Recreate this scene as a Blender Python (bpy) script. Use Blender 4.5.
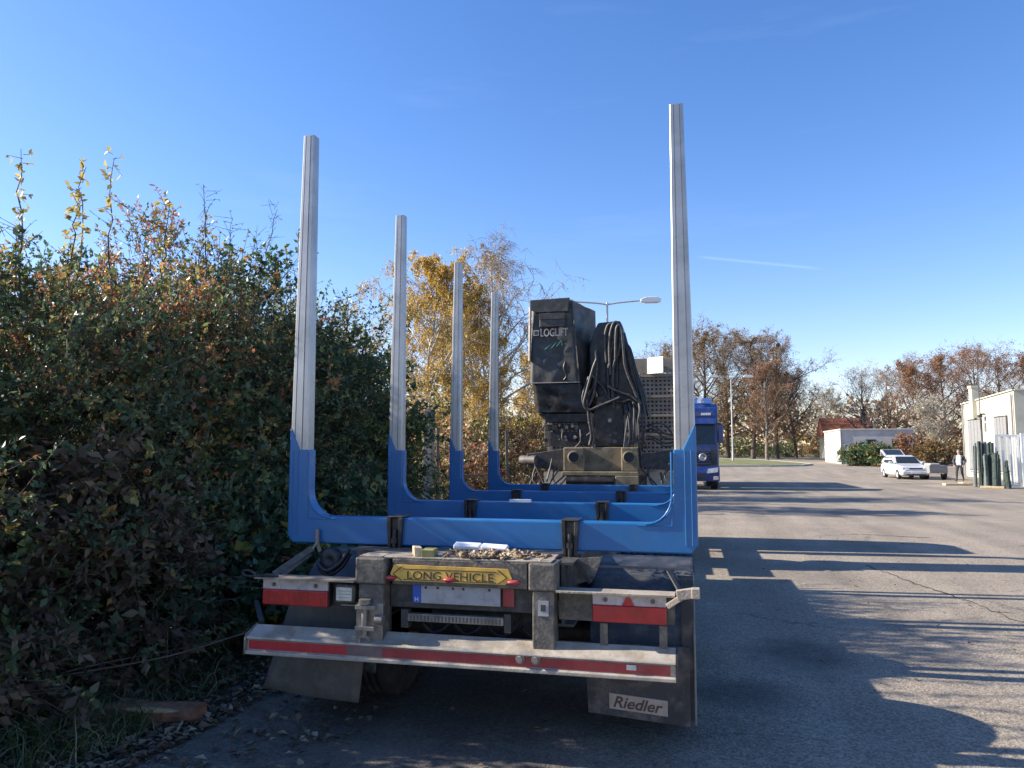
import bpy, bmesh, math, random
import numpy as np
from mathutils import Vector, Matrix
R = math.radians
scene = bpy.context.scene
for o in list(bpy.data.objects):
    bpy.data.objects.remove(o)
col = scene.collection
rnd = random.Random(7)
rng = np.random.default_rng(11)

# ------------------------------------------------------------------ camera
cam = bpy.data.cameras.new('camera')
cam.sensor_width = 36.0
cam.lens = 760 / 1024 * 36.0
cam.clip_end = 3000
camo = bpy.data.objects.new('camera', cam)
col.objects.link(camo)
camo.location = (0, 0, 1.65)
camo.rotation_euler = (R(90 + 5.1), 0, R(13.2))
scene.camera = camo

# ------------------------------------------------------------------ sky, sun, exposure
SUN_AZ, SUN_EL = -94.8, 29.0          # azimuth from +Y towards +X
world = bpy.data.worlds.new('World')
scene.world = world
world.use_nodes = True
wn, wl = world.node_tree.nodes, world.node_tree.links
wn.clear()
sky = wn.new('ShaderNodeTexSky')
sky.sky_type = 'NISHITA'
sky.sun_disc = False
sky.sun_elevation = R(SUN_EL)
sky.sun_rotation = R(SUN_AZ)
sky.air_density = 1.0
sky.dust_density = 0.3
sky.ozone_density = 1.5
bg = wn.new('ShaderNodeBackground')
bg.inputs['Strength'].default_value = 0.100
# thin cirrus streaks high in the sky
tc = wn.new('ShaderNodeTexCoord')
mp = wn.new('ShaderNodeMapping')
mp.inputs['Rotation'].default_value = (0.1, 0.25, 0.5)
mp.inputs['Scale'].default_value = (1.2, 1.6, 9.0)
nz = wn.new('ShaderNodeTexNoise')
nz.inputs['Scale'].default_value = 2.3
nz.inputs['Detail'].default_value = 7
nz.inputs['Roughness'].default_value = 0.62
rp = wn.new('ShaderNodeValToRGB')
rp.color_ramp.elements[0].position = 0.58
rp.color_ramp.elements[0].color = (0, 0, 0, 1)
rp.color_ramp.elements[1].position = 0.86
rp.color_ramp.elements[1].color = (0.04, 0.04, 0.04, 1)
mx = wn.new('ShaderNodeMix')
mx.data_type = 'RGBA'
mx.inputs[7].default_value = (7.0, 8.0, 9.5, 1)
wo = wn.new('ShaderNodeOutputWorld')
wl.new(tc.outputs['Generated'], mp.inputs['Vector'])
wl.new(mp.outputs['Vector'], nz.inputs['Vector'])
wl.new(nz.outputs['Fac'], rp.inputs['Fac'])
wl.new(rp.outputs['Color'], mx.inputs[0])
hs = wn.new('ShaderNodeHueSaturation')
hs.inputs['Saturation'].default_value = 1.29
wl.new(sky.outputs['Color'], hs.inputs['Color'])
tn = wn.new('ShaderNodeMix'); tn.data_type = 'RGBA'; tn.blend_type = 'MULTIPLY'
tn.inputs[0].default_value = 1.0
tn.inputs[7].default_value = (1.06, 0.94, 1.10, 1)
wl.new(hs.outputs['Color'], tn.inputs[6])
wl.new(tn.outputs[2], mx.inputs[6])
# one faint contrail: a short thin arc of the sky
def dirn(az, el):
    return Vector((math.sin(R(az))*math.cos(R(el)), math.cos(R(az))*math.cos(R(el)), math.sin(R(el))))
c0, c1 = dirn(0.4, 14.25), dirn(9.6, 12.65)
cn, cm = c0.cross(c1).normalized(), (c0+c1).normalized()
half = math.cos(c0.angle(c1)/2)
def dot(v):
    n_ = wn.new('ShaderNodeVectorMath'); n_.operation = 'DOT_PRODUCT'
    wl.new(tc.outputs['Generated'], n_.inputs[0]); n_.inputs[1].default_value = v
    return n_.outputs['Value']
def mrange(src, a, b, c, d):
    n_ = wn.new('ShaderNodeMapRange'); n_.interpolation_type = 'SMOOTHSTEP'
    for i_, v_ in ((1, a), (2, b), (3, c), (4, d)): n_.inputs[i_].default_value = v_
    wl.new(src, n_.inputs[0]); return n_.outputs[0]
ab = wn.new('ShaderNodeMath'); ab.operation = 'ABSOLUTE'
wl.new(dot(cn), ab.inputs[0])
m1 = wn.new('ShaderNodeMath'); m1.operation = 'MULTIPLY'
wl.new(mrange(ab.outputs[0], 0.0, 0.0028, 0.07, 0.0), m1.inputs[0])
wl.new(mrange(dot(cm), half, half+0.0016, 0.0, 1.0), m1.inputs[1])
mx2 = wn.new('ShaderNodeMix'); mx2.data_type = 'RGBA'
mx2.inputs[7].default_value = (7.0, 8.0, 9.5, 1)
wl.new(m1.outputs[0], mx2.inputs[0])
wl.new(mx.outputs[2], mx2.inputs[6])
wl.new(mx2.outputs[2], bg.inputs['Color'])
wl.new(bg.outputs['Background'], wo.inputs['Surface'])

sun = bpy.data.lights.new('sun', 'SUN')
sun.energy = 5.0
sun.angle = R(0.53)
sun.color = (1.0, 0.91, 0.79)
suno = bpy.data.objects.new('sun', sun)
col.objects.link(suno)
sdir = Vector((math.sin(R(SUN_AZ)) * math.cos(R(SUN_EL)), math.cos(R(SUN_AZ)) * math.cos(R(SUN_EL)), math.sin(R(SUN_EL))))
suno.rotation_euler = (-sdir).to_track_quat('-Z', 'Y').to_euler()
suno.location = sdir * 60

scene.render.engine = 'CYCLES'
scene.view_settings.view_transform = 'Standard'
scene.view_settings.look = 'None'
scene.view_settings.exposure = 1.18
scene.view_settings.gamma = 1.0
scene.view_settings.use_curve_mapping = False

# ------------------------------------------------------------------ helpers
ORI = {}

def tag(o, label=None, cat=None, group=None, kind=None):
    if label: o['label'] = label
    if cat: o['category'] = cat
    if group: o['group'] = group
    if kind: o['kind'] = kind
    return o

def thing(name, label, cat, loc=(0, 0, 0), group=None, local=False):
    o = bpy.data.objects.new(name, None)
    o.empty_display_size = 0.2
    col.objects.link(o)
    o.location = loc
    ORI[o.name] = Vector((0, 0, 0)) if local else Vector(loc)
    return tag(o, label, cat, group)

def link(name, me, parent=None):
    o = bpy.data.objects.new(name, me)
    col.objects.link(o)
    if parent is not None:
        o.parent = parent
        o.location = -ORI.get(parent.name, Vector((0, 0, 0)))
    return o

def copy_tree(o, parent=None):
    c = o.copy()
    col.objects.link(c)
    if parent is not None: c.parent = parent
    for ch in list(o.children): copy_tree(ch, c)
    return c

class MB:
    def __init__(s): s.v, s.f, s.sm = [], [], []
    def add(s, vs, fs, smooth=False):
        n = len(s.v)
        s.v += [tuple(v) for v in vs]
        for f in fs:
            s.f.append(tuple(i + n for i in f)); s.sm.append(smooth)
        return s
    def box(s, x0, x1, y0, y1, z0, z1):
        return s.add([(x0,y0,z0),(x1,y0,z0),(x1,y1,z0),(x0,y1,z0),(x0,y0,z1),(x1,y0,z1),(x1,y1,z1),(x0,y1,z1)],
                     [(0,3,2,1),(4,5,6,7),(0,1,5,4),(1,2,6,5),(2,3,7,6),(3,0,4,7)])
    def obox(s, c, size, rot=(0, 0, 0)):
        m = Matrix.Translation(c) @ Matrix.Rotation(rot[2],4,'Z') @ Matrix.Rotation(rot[1],4,'Y') @ Matrix.Rotation(rot[0],4,'X')
        a, b, d = size[0]/2, size[1]/2, size[2]/2
        return s.add([m @ Vector(p) for p in [(-a,-b,-d),(a,-b,-d),(a,b,-d),(-a,b,-d),(-a,-b,d),(a,-b,d),(a,b,d),(-a,b,d)]],
                     [(0,3,2,1),(4,5,6,7),(0,1,5,4),(1,2,6,5),(2,3,7,6),(3,0,4,7)])
    def bar(s, p0, p1, w, h, up=(0, 0, 1)):
        p0, p1 = Vector(p0), Vector(p1)
        d = (p1 - p0).normalized()
        u = Vector(up); r = d.cross(u)
        if r.length < 1e-4: r = d.cross(Vector((1, 0, 0)))
        r.normalize(); u = r.cross(d)
        vs = []
        for p in (p0, p1):
            for a, b in ((-1,-1),(1,-1),(1,1),(-1,1)): vs.append(p + r*a*w/2 + u*b*h/2)
        return s.add(vs, [(0,1,2,3),(7,6,5,4),(0,4,5,1),(1,5,6,2),(2,6,7,3),(3,7,4,0)])
    def prism(s, poly, axis, a, b):
        n = len(poly)
        def P(p, t):
            if axis == 'x': return (t, p[0], p[1])
            if axis == 'y': return (p[0], t, p[1])
            return (p[0], p[1], t)
        vs = [P(p, a) for p in poly] + [P(p, b) for p in poly]
        fs = [tuple(range(n)), tuple(range(2*n-1, n-1, -1))]
        fs += [(i, i+n, (i+1) % n + n, (i+1) % n) for i in range(n)]
        return s.add(vs, fs)
    def cyl(s, p0, p1, r0, r1=None, n=14, caps=True):
        r1 = r0 if r1 is None else r1
        p0, p1 = Vector(p0), Vector(p1)
        d = (p1 - p0).normalized()
        a = d.cross(Vector((0, 0, 1)))
        if a.length < 1e-3: a = Vector((1, 0, 0))
        a.normalize(); b = d.cross(a)
        vs = []
        for p, r in ((p0, r0), (p1, r1)):
            for i in range(n):
                t = 2*math.pi*i/n
                vs.append(p + a*math.cos(t)*r + b*math.sin(t)*r)
        s.add(vs, [(i, (i+1) % n, (i+1) % n+n, i+n) for i in range(n)], True)
        if caps: s.add(vs, [tuple(range(n-1, -1, -1)), tuple(range(n, 2*n))])
        return s
    def ring(s, c, axis, prof, n=28):
        # lathe: prof = list of (radius, offset along axis)
        c, ax = Vector(c), Vector(axis).normalized()
        a = ax.cross(Vector((0, 0, 1)))
        if a.length < 1e-3: a = Vector((1, 0, 0))
        a.normalize(); b = ax.cross(a)
        vs = []
        for r, h in prof:
            for i in range(n):
                t = 2*math.pi*i/n
                vs.append(c + ax*h + a*math.cos(t)*r + b*math.sin(t)*r)
        fs = []
        for k in range(len(prof)-1):
            for i in range(n): fs.append((k*n+i, k*n+(i+1) % n, (k+1)*n+(i+1) % n, (k+1)*n+i))
        return s.add(vs, fs, True)
    def tube(s, pts, r, n=7, sub=4):
        P = [Vector(p) for p in pts]
        if sub > 1 and len(P) > 2:
            Q = []
            for i in range(len(P)-1):
                a, b, c, d = P[max(i-1,0)], P[i], P[i+1], P[min(i+2,len(P)-1)]
                for k in range(sub):
                    t = k/sub
                    Q.append(0.5*((2*b)+(c-a)*t+(2*a-5*b+4*c-d)*t*t+(3*b-a-3*c+d)*t**3))
            Q.append(P[-1]); P = Q
        rr = (lambda i: r) if not isinstance(r, (list, tuple)) else (lambda i: r[0]+(r[1]-r[0])*i/(len(P)-1))
        vs, prev = [], None
        for i, p in enumerate(P):
            d = (P[min(i+1,len(P)-1)] - P[max(i-1,0)]).normalized()
            a = (prev - d*prev.dot(d)) if prev else d.cross(Vector((0.13, 0.2, 1)))
            if a.length < 1e-4: a = d.cross(Vector((1, 0, 0)))
            a.normalize(); prev = a; b = d.cross(a)
            for k in range(n):
                t = 2*math.pi*k/n
                vs.append(p + (a*math.cos(t)+b*math.sin(t))*rr(i))
        fs = [(i*n+k, i*n+(k+1) % n, (i+1)*n+(k+1) % n, (i+1)*n+k) for i in range(len(P)-1) for k in range(n)]
        s.add(vs, fs, True)
        m = (len(P)-1)*n
        return s.add(vs, [tuple(range(n-1,-1,-1)), tuple(range(m, m+n))])
    def build(s, name, mat, parent=None, bevel=0, seg=2, smooth=False):
        me = bpy.data.meshes.new(name)
        me.from_pydata(s.v, [], s.f)
        bm = bmesh.new(); bm.from_mesh(me)
        bmesh.ops.recalc_face_normals(bm, faces=bm.faces)
        for f, q in zip(bm.faces, s.sm): f.smooth = q or smooth
        bm.to_mesh(me); bm.free()
        me.materials.append(mat)
        o = link(name, me, parent)
        if bevel:
            m = o.modifiers.new('bevel', 'BEVEL')
            m.width = bevel; m.segments = seg; m.limit_method = 'ANGLE'; m.angle_limit = R(35)
        return o

def np_mesh(name, V, F, mat, tint=None, smooth=False):
    me = bpy.data.meshes.new(name)
    nv, nf, k = len(V), len(F), F.shape[1]
    me.vertices.add(nv); me.loops.add(nf*k); me.polygons.add(nf)
    me.vertices.foreach_set('co', V.astype(np.float32).ravel())
    me.loops.foreach_set('vertex_index', F.astype(np.int32).ravel())
    me.polygons.foreach_set('loop_start', np.arange(0, nf*k, k, dtype=np.int32))
    me.polygons.foreach_set('loop_total', np.full(nf, k, dtype=np.int32))
    if smooth: me.polygons.foreach_set('use_smooth', np.ones(nf, dtype=bool))
    if tint is not None:
        a = me.attributes.new('tint', 'FLOAT', 'POINT')
        a.data.foreach_set('value', tint.astype(np.float32))
    me.update(calc_edges=True)
    me.materials.append(mat)
    return me

def unit(a): return a/np.maximum(np.linalg.norm(a, axis=1, keepdims=True), 1e-9)

def leaf_arrays(P, D, L, W, tint):
    n = len(P)
    D = unit(D)
    S = unit(np.cross(D, rng.normal(size=(n, 3))))
    N = np.cross(D, S)
    L = L[:, None]; W = W[:, None]
    mid = P + D*L*0.45
    V = np.stack([P, mid+S*W*0.5+N*W*0.18, P+D*L, mid-S*W*0.5+N*W*0.18], 1).reshape(-1, 3)
    b = np.arange(n)*4
    F = np.concatenate([np.stack([b, b+1, b+2], 1), np.stack([b, b+2, b+3], 1)])
    return V, F, np.repeat(tint, 4)

def seg_arrays(A, B, ra, rb, k=3):
    # many independent tapered twigs
    n = len(A)
    D = unit(B-A)
    S = unit(np.cross(D, np.tile([[0.31, 0.17, 0.93]], (n, 1)) + rng.normal(size=(n, 3))*0.05))
    T = np.cross(D, S)
    V = np.empty((n, 2*k, 3))
    for i in range(k):
        t = 2*math.pi*i/k
        d = S*math.cos(t)+T*math.sin(t)
        V[:, i] = A+d*ra[:, None]
        V[:, k+i] = B+d*rb[:, None]
    b = (np.arange(n)*2*k)[:, None]
    F = np.concatenate([np.concatenate([b+i, b+(i+1) % k, b+k+(i+1) % k, b+k+i], 1) for i in range(k)])
    return V.reshape(-1, 3), F

def text(name, body, size, loc, mat, parent, shear=0.0, bold=0.0, rotz=0.0, extrude=0.0008, width=None, roll=0.0):
    cu = bpy.data.curves.new(name, 'FONT')
    cu.body = body; cu.size = size; cu.shear = shear; cu.offset = bold; cu.extrude = extrude
    cu.align_x = 'CENTER'; cu.align_y = 'CENTER'
    ob = bpy.data.objects.new(name + '_t', cu)
    me = bpy.data.meshes.new_from_object(ob)
    bpy.data.objects.remove(ob)
    me.name = name
    xs = [v.co.x for v in me.vertices]
    ys = [v.co.y for v in me.vertices]
    cx, cy = (min(xs)+max(xs))/2, (min(ys)+max(ys))/2
    sx = width/(max(xs)-min(xs)) if width else 1.0
    m = Matrix.Translation(loc) @ Matrix.Rotation(rotz,4,'Z') @ Matrix.Rotation(R(90),4,'X') @ Matrix.Rotation(roll,4,'Z') @ Matrix.Diagonal((sx,1,1,1)) @ Matrix.Translation((-cx,-cy,0))
    me.transform(m)
    me.materials.clear(); me.materials.append(mat)
    return link(name, me, parent)

# ------------------------------------------------------------------ materials
def nodemat(name):
    m = bpy.data.materials.new(name); m.use_nodes = True
    nt = m.node_tree
    return m, nt.nodes, nt.links, nt.nodes['Principled BSDF']

def pmat(name, c, rough=0.6, metal=0.0, var=0.18, scale=6.0, dirt=None, dirtamt=0.45, bump=0.0, bscale=60.0, coat=0.0):
    m, n, l, b = nodemat(name)
    b.inputs['Roughness'].default_value = rough
    b.inputs['Metallic'].default_value = metal
    if coat:
        b.inputs['Coat Weight'].default_value = coat
        b.inputs['Coat Roughness'].default_value = 0.15
    t = n.new('ShaderNodeTexCoord')
    z = n.new('ShaderNodeTexNoise'); z.inputs['Scale'].default_value = scale; z.inputs['Detail'].default_value = 6
    l.new(t.outputs['Object'], z.inputs['Vector'])
    r = n.new('ShaderNodeValToRGB')
    r.color_ramp.elements[0].position = 0.3; r.color_ramp.elements[1].position = 0.7
    r.color_ramp.elements[0].color = tuple(x*(1-var) for x in c)+(1,)
    r.color_ramp.elements[1].color = tuple(min(1, x*(1+var)) for x in c)+(1,)
    l.new(z.outputs['Fac'], r.inputs['Fac'])
    out = r.outputs['Color']
    if dirt:
        z2 = n.new('ShaderNodeTexNoise'); z2.inputs['Scale'].default_value = scale*1.7; z2.inputs['Detail'].default_value = 9; z2.inputs['Roughness'].default_value = 0.7
        l.new(t.outputs['Object'], z2.inputs['Vector'])
        r2 = n.new('ShaderNodeValToRGB')
        r2.color_ramp.elements[0].position = 0.48; r2.color_ramp.elements[1].position = 0.68
        r2.color_ramp.elements[0].color = (0,0,0,1); r2.color_ramp.elements[1].color = (dirtamt,)*3+(1,)
        l.new(z2.outputs['Fac'], r2.inputs['Fac'])
        mx = n.new('ShaderNodeMix'); mx.data_type = 'RGBA'
        mx.inputs[7].default_value = tuple(dirt)+(1,)
        l.new(r2.outputs['Color'], mx.inputs[0]); l.new(out, mx.inputs[6])
        out = mx.outputs[2]
    l.new(out, b.inputs['Base Color'])
    if bump:
        z3 = n.new('ShaderNodeTexNoise'); z3.inputs['Scale'].default_value = bscale; z3.inputs['Detail'].default_value = 5
        l.new(t.outputs['Object'], z3.inputs['Vector'])
        bp = n.new('ShaderNodeBump'); bp.inputs['Strength'].default_value = bump; bp.inputs['Distance'].default_value = 0.01
        l.new(z3.outputs['Fac'], bp.inputs['Height']); l.new(bp.outputs['Normal'], b.inputs['Normal'])
    return m

def leafmat(name, stops, transl=0.35, rough=0.4):
    m, n, l, b = nodemat(name)
    a = n.new('ShaderNodeAttribute'); a.attribute_name = 'tint'
    r = n.new('ShaderNodeValToRGB')
    cr = r.color_ramp
    while len(cr.elements) < len(stops): cr.elements.new(0.5)
    for e, (p, c) in zip(cr.elements, stops): e.position = p; e.color = tuple(c)+(1,)
    l.new(a.outputs['Fac'], r.inputs['Fac'])
    l.new(r.outputs['Color'], b.inputs['Base Color'])
    b.inputs['Roughness'].default_value = rough
    b.inputs['Specular IOR Level'].default_value = 0.5
    tr = n.new('ShaderNodeBsdfTranslucent')
    l.new(r.outputs['Color'], tr.inputs['Color'])
    ms = n.new('ShaderNodeMixShader'); ms.inputs[0].default_value = transl
    l.new(b.outputs[0], ms.inputs[1]); l.new(tr.outputs[0], ms.inputs[2])
    l.new(ms.outputs[0], n['Material Output'].inputs['Surface'])
    return m

BLUE = pmat('blue_paint', (0.008, 0.125, 0.335), 0.40, 0, 0.10, 3.0, (0.035, 0.15, 0.31), 0.5, coat=0.2)
def scuff(m):
    n, l = m.node_tree.nodes, m.node_tree.links
    bs = n['Principled BSDF']; src = bs.inputs['Base Color'].links[0].from_socket
    t = n.new('ShaderNodeTexCoord')
    mp_ = n.new('ShaderNodeMapping'); mp_.inputs['Scale'].default_value = (5, 20, 32); mp_.inputs['Rotation'].default_value = (0, 0.5, 0)
    l.new(t.outputs['Object'], mp_.inputs['Vector'])
    z = n.new('ShaderNodeTexNoise'); z.inputs['Scale'].default_value = 1.7; z.inputs['Detail'].default_value = 8; z.inputs['Roughness'].default_value = 0.7
    l.new(mp_.outputs[0], z.inputs['Vector'])
    q = n.new('ShaderNodeValToRGB'); q.color_ramp.elements[0].position = 0.63; q.color_ramp.elements[1].position = 0.72
    q.color_ramp.elements[0].color = (0, 0, 0, 1); q.color_ramp.elements[1].color = (0.6, 0.6, 0.6, 1)
    l.new(z.outputs['Fac'], q.inputs['Fac'])
    x = n.new('ShaderNodeMix'); x.data_type = 'RGBA'; x.inputs[7].default_value = (0.06, 0.19, 0.37, 1)
    l.new(q.outputs['Color'], x.inputs[0]); l.new(src, x.inputs[6])
    z2 = n.new('ShaderNodeTexNoise'); z2.inputs['Scale'].default_value = 26; z2.inputs['Detail'].default_value = 4
    l.new(t.outputs['Object'], z2.inputs['Vector'])
    q2 = n.new('ShaderNodeValToRGB'); q2.color_ramp.elements[0].position = 0.70; q2.color_ramp.elements[1].position = 0.74
    q2.color_ramp.elements[0].color = (0, 0, 0, 1); q2.color_ramp.elements[1].color = (0.8, 0.8, 0.8, 1)
    l.new(z2.outputs['Fac'], q2.inputs['Fac'])
    x2 = n.new('ShaderNodeMix'); x2.data_type = 'RGBA'; x2.inputs[7].default_value = (0.10, 0.075, 0.055, 1)
    l.new(q2.outputs['Color'], x2.inputs[0]); l.new(x.outputs[2], x2.inputs[6])
    l.new(x2.outputs[2], bs.inputs['Base Color'])
scuff(BLUE)
ALU = pmat('aluminium', (0.44, 0.43, 0.41), 0.42, 0.7, 0.15, 4.0, (0.28, 0.27, 0.25), 0.5)
BLACK = pmat('black_plastic', (0.020, 0.022, 0.026), 0.5, 0, 0.3, 5, (0.10, 0.095, 0.085), 0.5)
CLAMP = pmat('dark_steel', (0.026, 0.026, 0.028), 0.5, 0.3, 0.3, 9, (0.14, 0.12, 0.10), 0.5)
FRAME = pmat('frame_grey', (0.090, 0.082, 0.070), 0.6, 0.0, 0.3, 9, (0.27, 0.225, 0.165), 0.7, bump=0.25)
FRAMED = pmat('frame_dark', (0.040, 0.039, 0.038), 0.6, 0.0, 0.3, 9, (0.15, 0.125, 0.095), 0.55)
DECK = pmat('dusty_deck', (0.27, 0.23, 0.18), 0.85, 0.0, 0.25, 8, (0.42, 0.37, 0.30), 0.6, bump=0.4)
BUMP = pmat('bumper_aluminium', (0.40, 0.36, 0.30), 0.55, 0.2, 0.25, 7, (0.30, 0.235, 0.155), 0.85, bump=0.2)
REDT = pmat('red_reflective_tape', (0.33, 0.035, 0.038), 0.4, 0, 0.2, 9, (0.24, 0.10, 0.09), 0.6)
REDL = pmat('red_lens', (0.40, 0.014, 0.020), 0.25, 0, 0.25, 10, (0.24, 0.06, 0.055), 0.5, coat=0.3)
WHITEL = pmat('clear_lens', (0.50, 0.46, 0.46), 0.3, 0, 0.2, 14, (0.27, 0.21, 0.20), 0.7)
YEL = pmat('yellow_sign', (0.72, 0.44, 0.08), 0.6, 0, 0.15, 8, (0.34, 0.20, 0.07), 0.75)
INK = pmat('ink', (0.03, 0.025, 0.02), 0.7)
BROWNINK = pmat('brown_ink', (0.10, 0.055, 0.04), 0.8)
PLATE = pmat('plate_white', (0.36, 0.36, 0.37), 0.5, 0, 0.15, 9, (0.20, 0.20, 0.20), 0.7)
EUBLUE = pmat('plate_blue', (0.02, 0.09, 0.42), 0.5)
WHITE = pmat('white_paint', (0.74, 0.75, 0.76), 0.5, 0, 0.05)
RUB = pmat('rubber_flap', (0.055, 0.052, 0.05), 0.85, 0, 0.25, 5, (0.20, 0.17, 0.14), 0.75)
FLAPB = pmat('dusty_flap', (0.105, 0.095, 0.08), 0.9, 0, 0.25, 5, (0.18, 0.155, 0.12), 0.7)
STICK = pmat('flap_badge', (0.40, 0.33, 0.27), 0.8, 0, 0.15, 12, (0.25, 0.19, 0.15), 0.6)
TYRE = pmat('tyre', (0.022, 0.022, 0.023), 0.85, 0, 0.3, 9, (0.10, 0.09, 0.08), 0.5)
RIM = pmat('rim', (0.35, 0.35, 0.36), 0.5, 0.4, 0.2, 8, (0.15, 0.12, 0.1), 0.5)
STRAP = pmat('webbing', (0.09, 0.083, 0.07), 0.9, 0, 0.3, 30)
STEEL = pmat('worn_steel', (0.26, 0.235, 0.20), 0.55, 0.4, 0.3, 12, (0.16, 0.10, 0.06), 0.6)
GLASSD = pmat('dark_glass', (0.02, 0.028, 0.035), 0.08, 0, 0.1)
WOOD = pmat('pale_wood', (0.55, 0.42, 0.25), 0.8, 0, 0.3, 14)
BARK = pmat('bark', (0.10, 0.075, 0.055), 0.95, 0, 0.4, 9, bump=0.6, bscale=20)
BARKG = pmat('grey_bark', (0.17, 0.145, 0.12), 0.95, 0, 0.35, 3)
TWIG = pmat('twig', (0.11, 0.08, 0.055), 0.95, 0, 0.3, 5)
TWIGF = pmat('far_twig', (0.21, 0.15, 0.105), 0.95, 0, 0.3, 5)
TWIGB = pmat('birch_twig', (0.22, 0.175, 0.14), 0.95, 0, 0.3, 5)
TWIGW = pmat('pale_twig', (0.40, 0.36, 0.31), 0.95, 0, 0.2, 5)
BIRCH = pmat('birch_bark', (0.55, 0.53, 0.49), 0.9, 0, 0.1, 4, (0.08, 0.07, 0.06), 0.9)

# ------------------------------------------------------------------ ground, road
def zg(y):
    return 0.72*min(max((y-50)/60.0, 0), 1)

def sheet(name, poly_fn, ys, mat, dz):
    # a strip following the gently rising ground: poly_fn(y) -> (x0, x1)
    mb = MB()
    V, Fs = [], []
    for y in ys:
        a, b = poly_fn(y)
        V += [(a, y, zg(y)+dz), (b, y, zg(y)+dz)]
    for i in range(len(ys)-1): Fs.append((2*i, 2*i+1, 2*i+3, 2*i+2))
    mb.add(V, Fs)
    o = mb.build(name, mat)
    return tag(o, kind='structure')

def asphalt():
    m, n, l, b = nodemat('asphalt')
    t = n.new('ShaderNodeTexCoord')
    def noise(s, d=5, rg=0.6):
        z = n.new('ShaderNodeTexNoise'); z.inputs['Scale'].default_value = s; z.inputs['Detail'].default_value = d; z.inputs['Roughness'].default_value = rg
        l.new(t.outputs['Object'], z.inputs['Vector']); return z
    def ramp(src, p0, c0, p1, c1):
        r = n.new('ShaderNodeValToRGB'); e = r.color_ramp.elements
        e[0].position, e[1].position = p0, p1
        e[0].color, e[1].color = tuple(c0)+(1,), tuple(c1)+(1,)
        l.new(src, r.inputs['Fac']); return r.outputs['Color']
    def mix(f, a, c, mode='MIX'):
        x = n.new('ShaderNodeMix'); x.data_type = 'RGBA'; x.blend_type = mode
        if isinstance(f, float): x.inputs[0].default_value = f
        else: l.new(f, x.inputs[0])
        l.new(a, x.inputs[6])
        if isinstance(c, tuple): x.inputs[7].default_value = c+(1,)
        else: l.new(c, x.inputs[7])
        return x.outputs[2]
    base = ramp(noise(0.45, 6).outputs['Fac'], 0.3, (0.226, 0.195, 0.155), 0.7, (0.292, 0.252, 0.200))
    # aggregate
    vo = n.new('ShaderNodeTexVoronoi'); vo.inputs['Scale'].default_value = 75
    l.new(t.outputs['Object'], vo.inputs['Vector'])
    ag = ramp(vo.outputs['Color'], 0.1, (0.55, 0.55, 0.56), 0.9, (1.48, 1.46, 1.43))
    c = mix(0.85, base, ag, 'MULTIPLY')
    fine = ramp(noise(24, 4, 0.8).outputs['Fac'], 0.35, (0.78, 0.78, 0.78), 0.65, (1.18, 1.18, 1.18))
    c = mix(0.8, c, fine, 'MULTIPLY')
    # first a broad darker patch at the trailer's rear, then separately placed oil stains
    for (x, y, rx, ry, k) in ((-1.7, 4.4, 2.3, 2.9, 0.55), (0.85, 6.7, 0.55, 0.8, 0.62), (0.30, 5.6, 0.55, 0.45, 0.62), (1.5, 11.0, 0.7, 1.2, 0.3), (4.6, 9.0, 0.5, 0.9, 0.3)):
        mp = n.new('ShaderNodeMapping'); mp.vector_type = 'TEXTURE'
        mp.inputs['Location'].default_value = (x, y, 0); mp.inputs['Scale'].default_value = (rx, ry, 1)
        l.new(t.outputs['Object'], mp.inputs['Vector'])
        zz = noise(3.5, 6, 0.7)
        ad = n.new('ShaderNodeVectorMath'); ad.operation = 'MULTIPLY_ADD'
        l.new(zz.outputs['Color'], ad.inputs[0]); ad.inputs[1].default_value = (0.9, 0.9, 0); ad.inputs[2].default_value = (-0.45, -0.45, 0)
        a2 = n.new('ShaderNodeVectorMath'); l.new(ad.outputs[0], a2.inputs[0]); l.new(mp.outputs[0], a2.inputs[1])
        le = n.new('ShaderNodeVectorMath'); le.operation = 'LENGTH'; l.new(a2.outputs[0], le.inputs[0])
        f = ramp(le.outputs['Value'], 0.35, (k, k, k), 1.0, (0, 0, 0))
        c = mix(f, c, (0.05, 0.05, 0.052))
    # pale dusty worn patches
    f = ramp(noise(0.9, 8, 0.7).outputs['Fac'], 0.52, (0, 0, 0), 0.72, (0.35, 0.35, 0.35))
    c = mix(f, c, (0.36, 0.315, 0.255))
    mpw = n.new('ShaderNodeMapping'); mpw.inputs['Scale'].default_value = (0.9, 0.10, 1)
    l.new(t.outputs['Object'], mpw.inputs['Vector'])
    zw = n.new('ShaderNodeTexNoise'); zw.inputs['Scale'].default_value = 1.6; zw.inputs['Detail'].default_value = 5
    l.new(mpw.outputs[0], zw.inputs['Vector'])
    c = mix(0.9, c, ramp(zw.outputs['Fac'], 0.32, (0.80, 0.80, 0.80), 0.68, (1.16, 1.15, 1.13)), 'MULTIPLY')
    spk = n.new('ShaderNodeTexVoronoi'); spk.inputs['Scale'].default_value = 7
    l.new(t.outputs['Object'], spk.inputs['Vector'])
    c = mix(ramp(spk.outputs['Distance'], 0.03, (0.55, 0.55, 0.55), 0.10, (0, 0, 0)), c, (0.10, 0.095, 0.085))
    vc = n.new('ShaderNodeTexVoronoi'); vc.feature = 'DISTANCE_TO_EDGE'; vc.inputs['Scale'].default_value = 0.33
    zc = noise(1.6, 6, 0.65)
    wv = n.new('ShaderNodeVectorMath'); wv.operation = 'MULTIPLY_ADD'
    l.new(zc.outputs['Color'], wv.inputs[0]); wv.inputs[1].default_value = (0.9, 0.9, 0); l.new(t.outputs['Object'], wv.inputs[2])
    l.new(wv.outputs[0], vc.inputs['Vector'])
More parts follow.
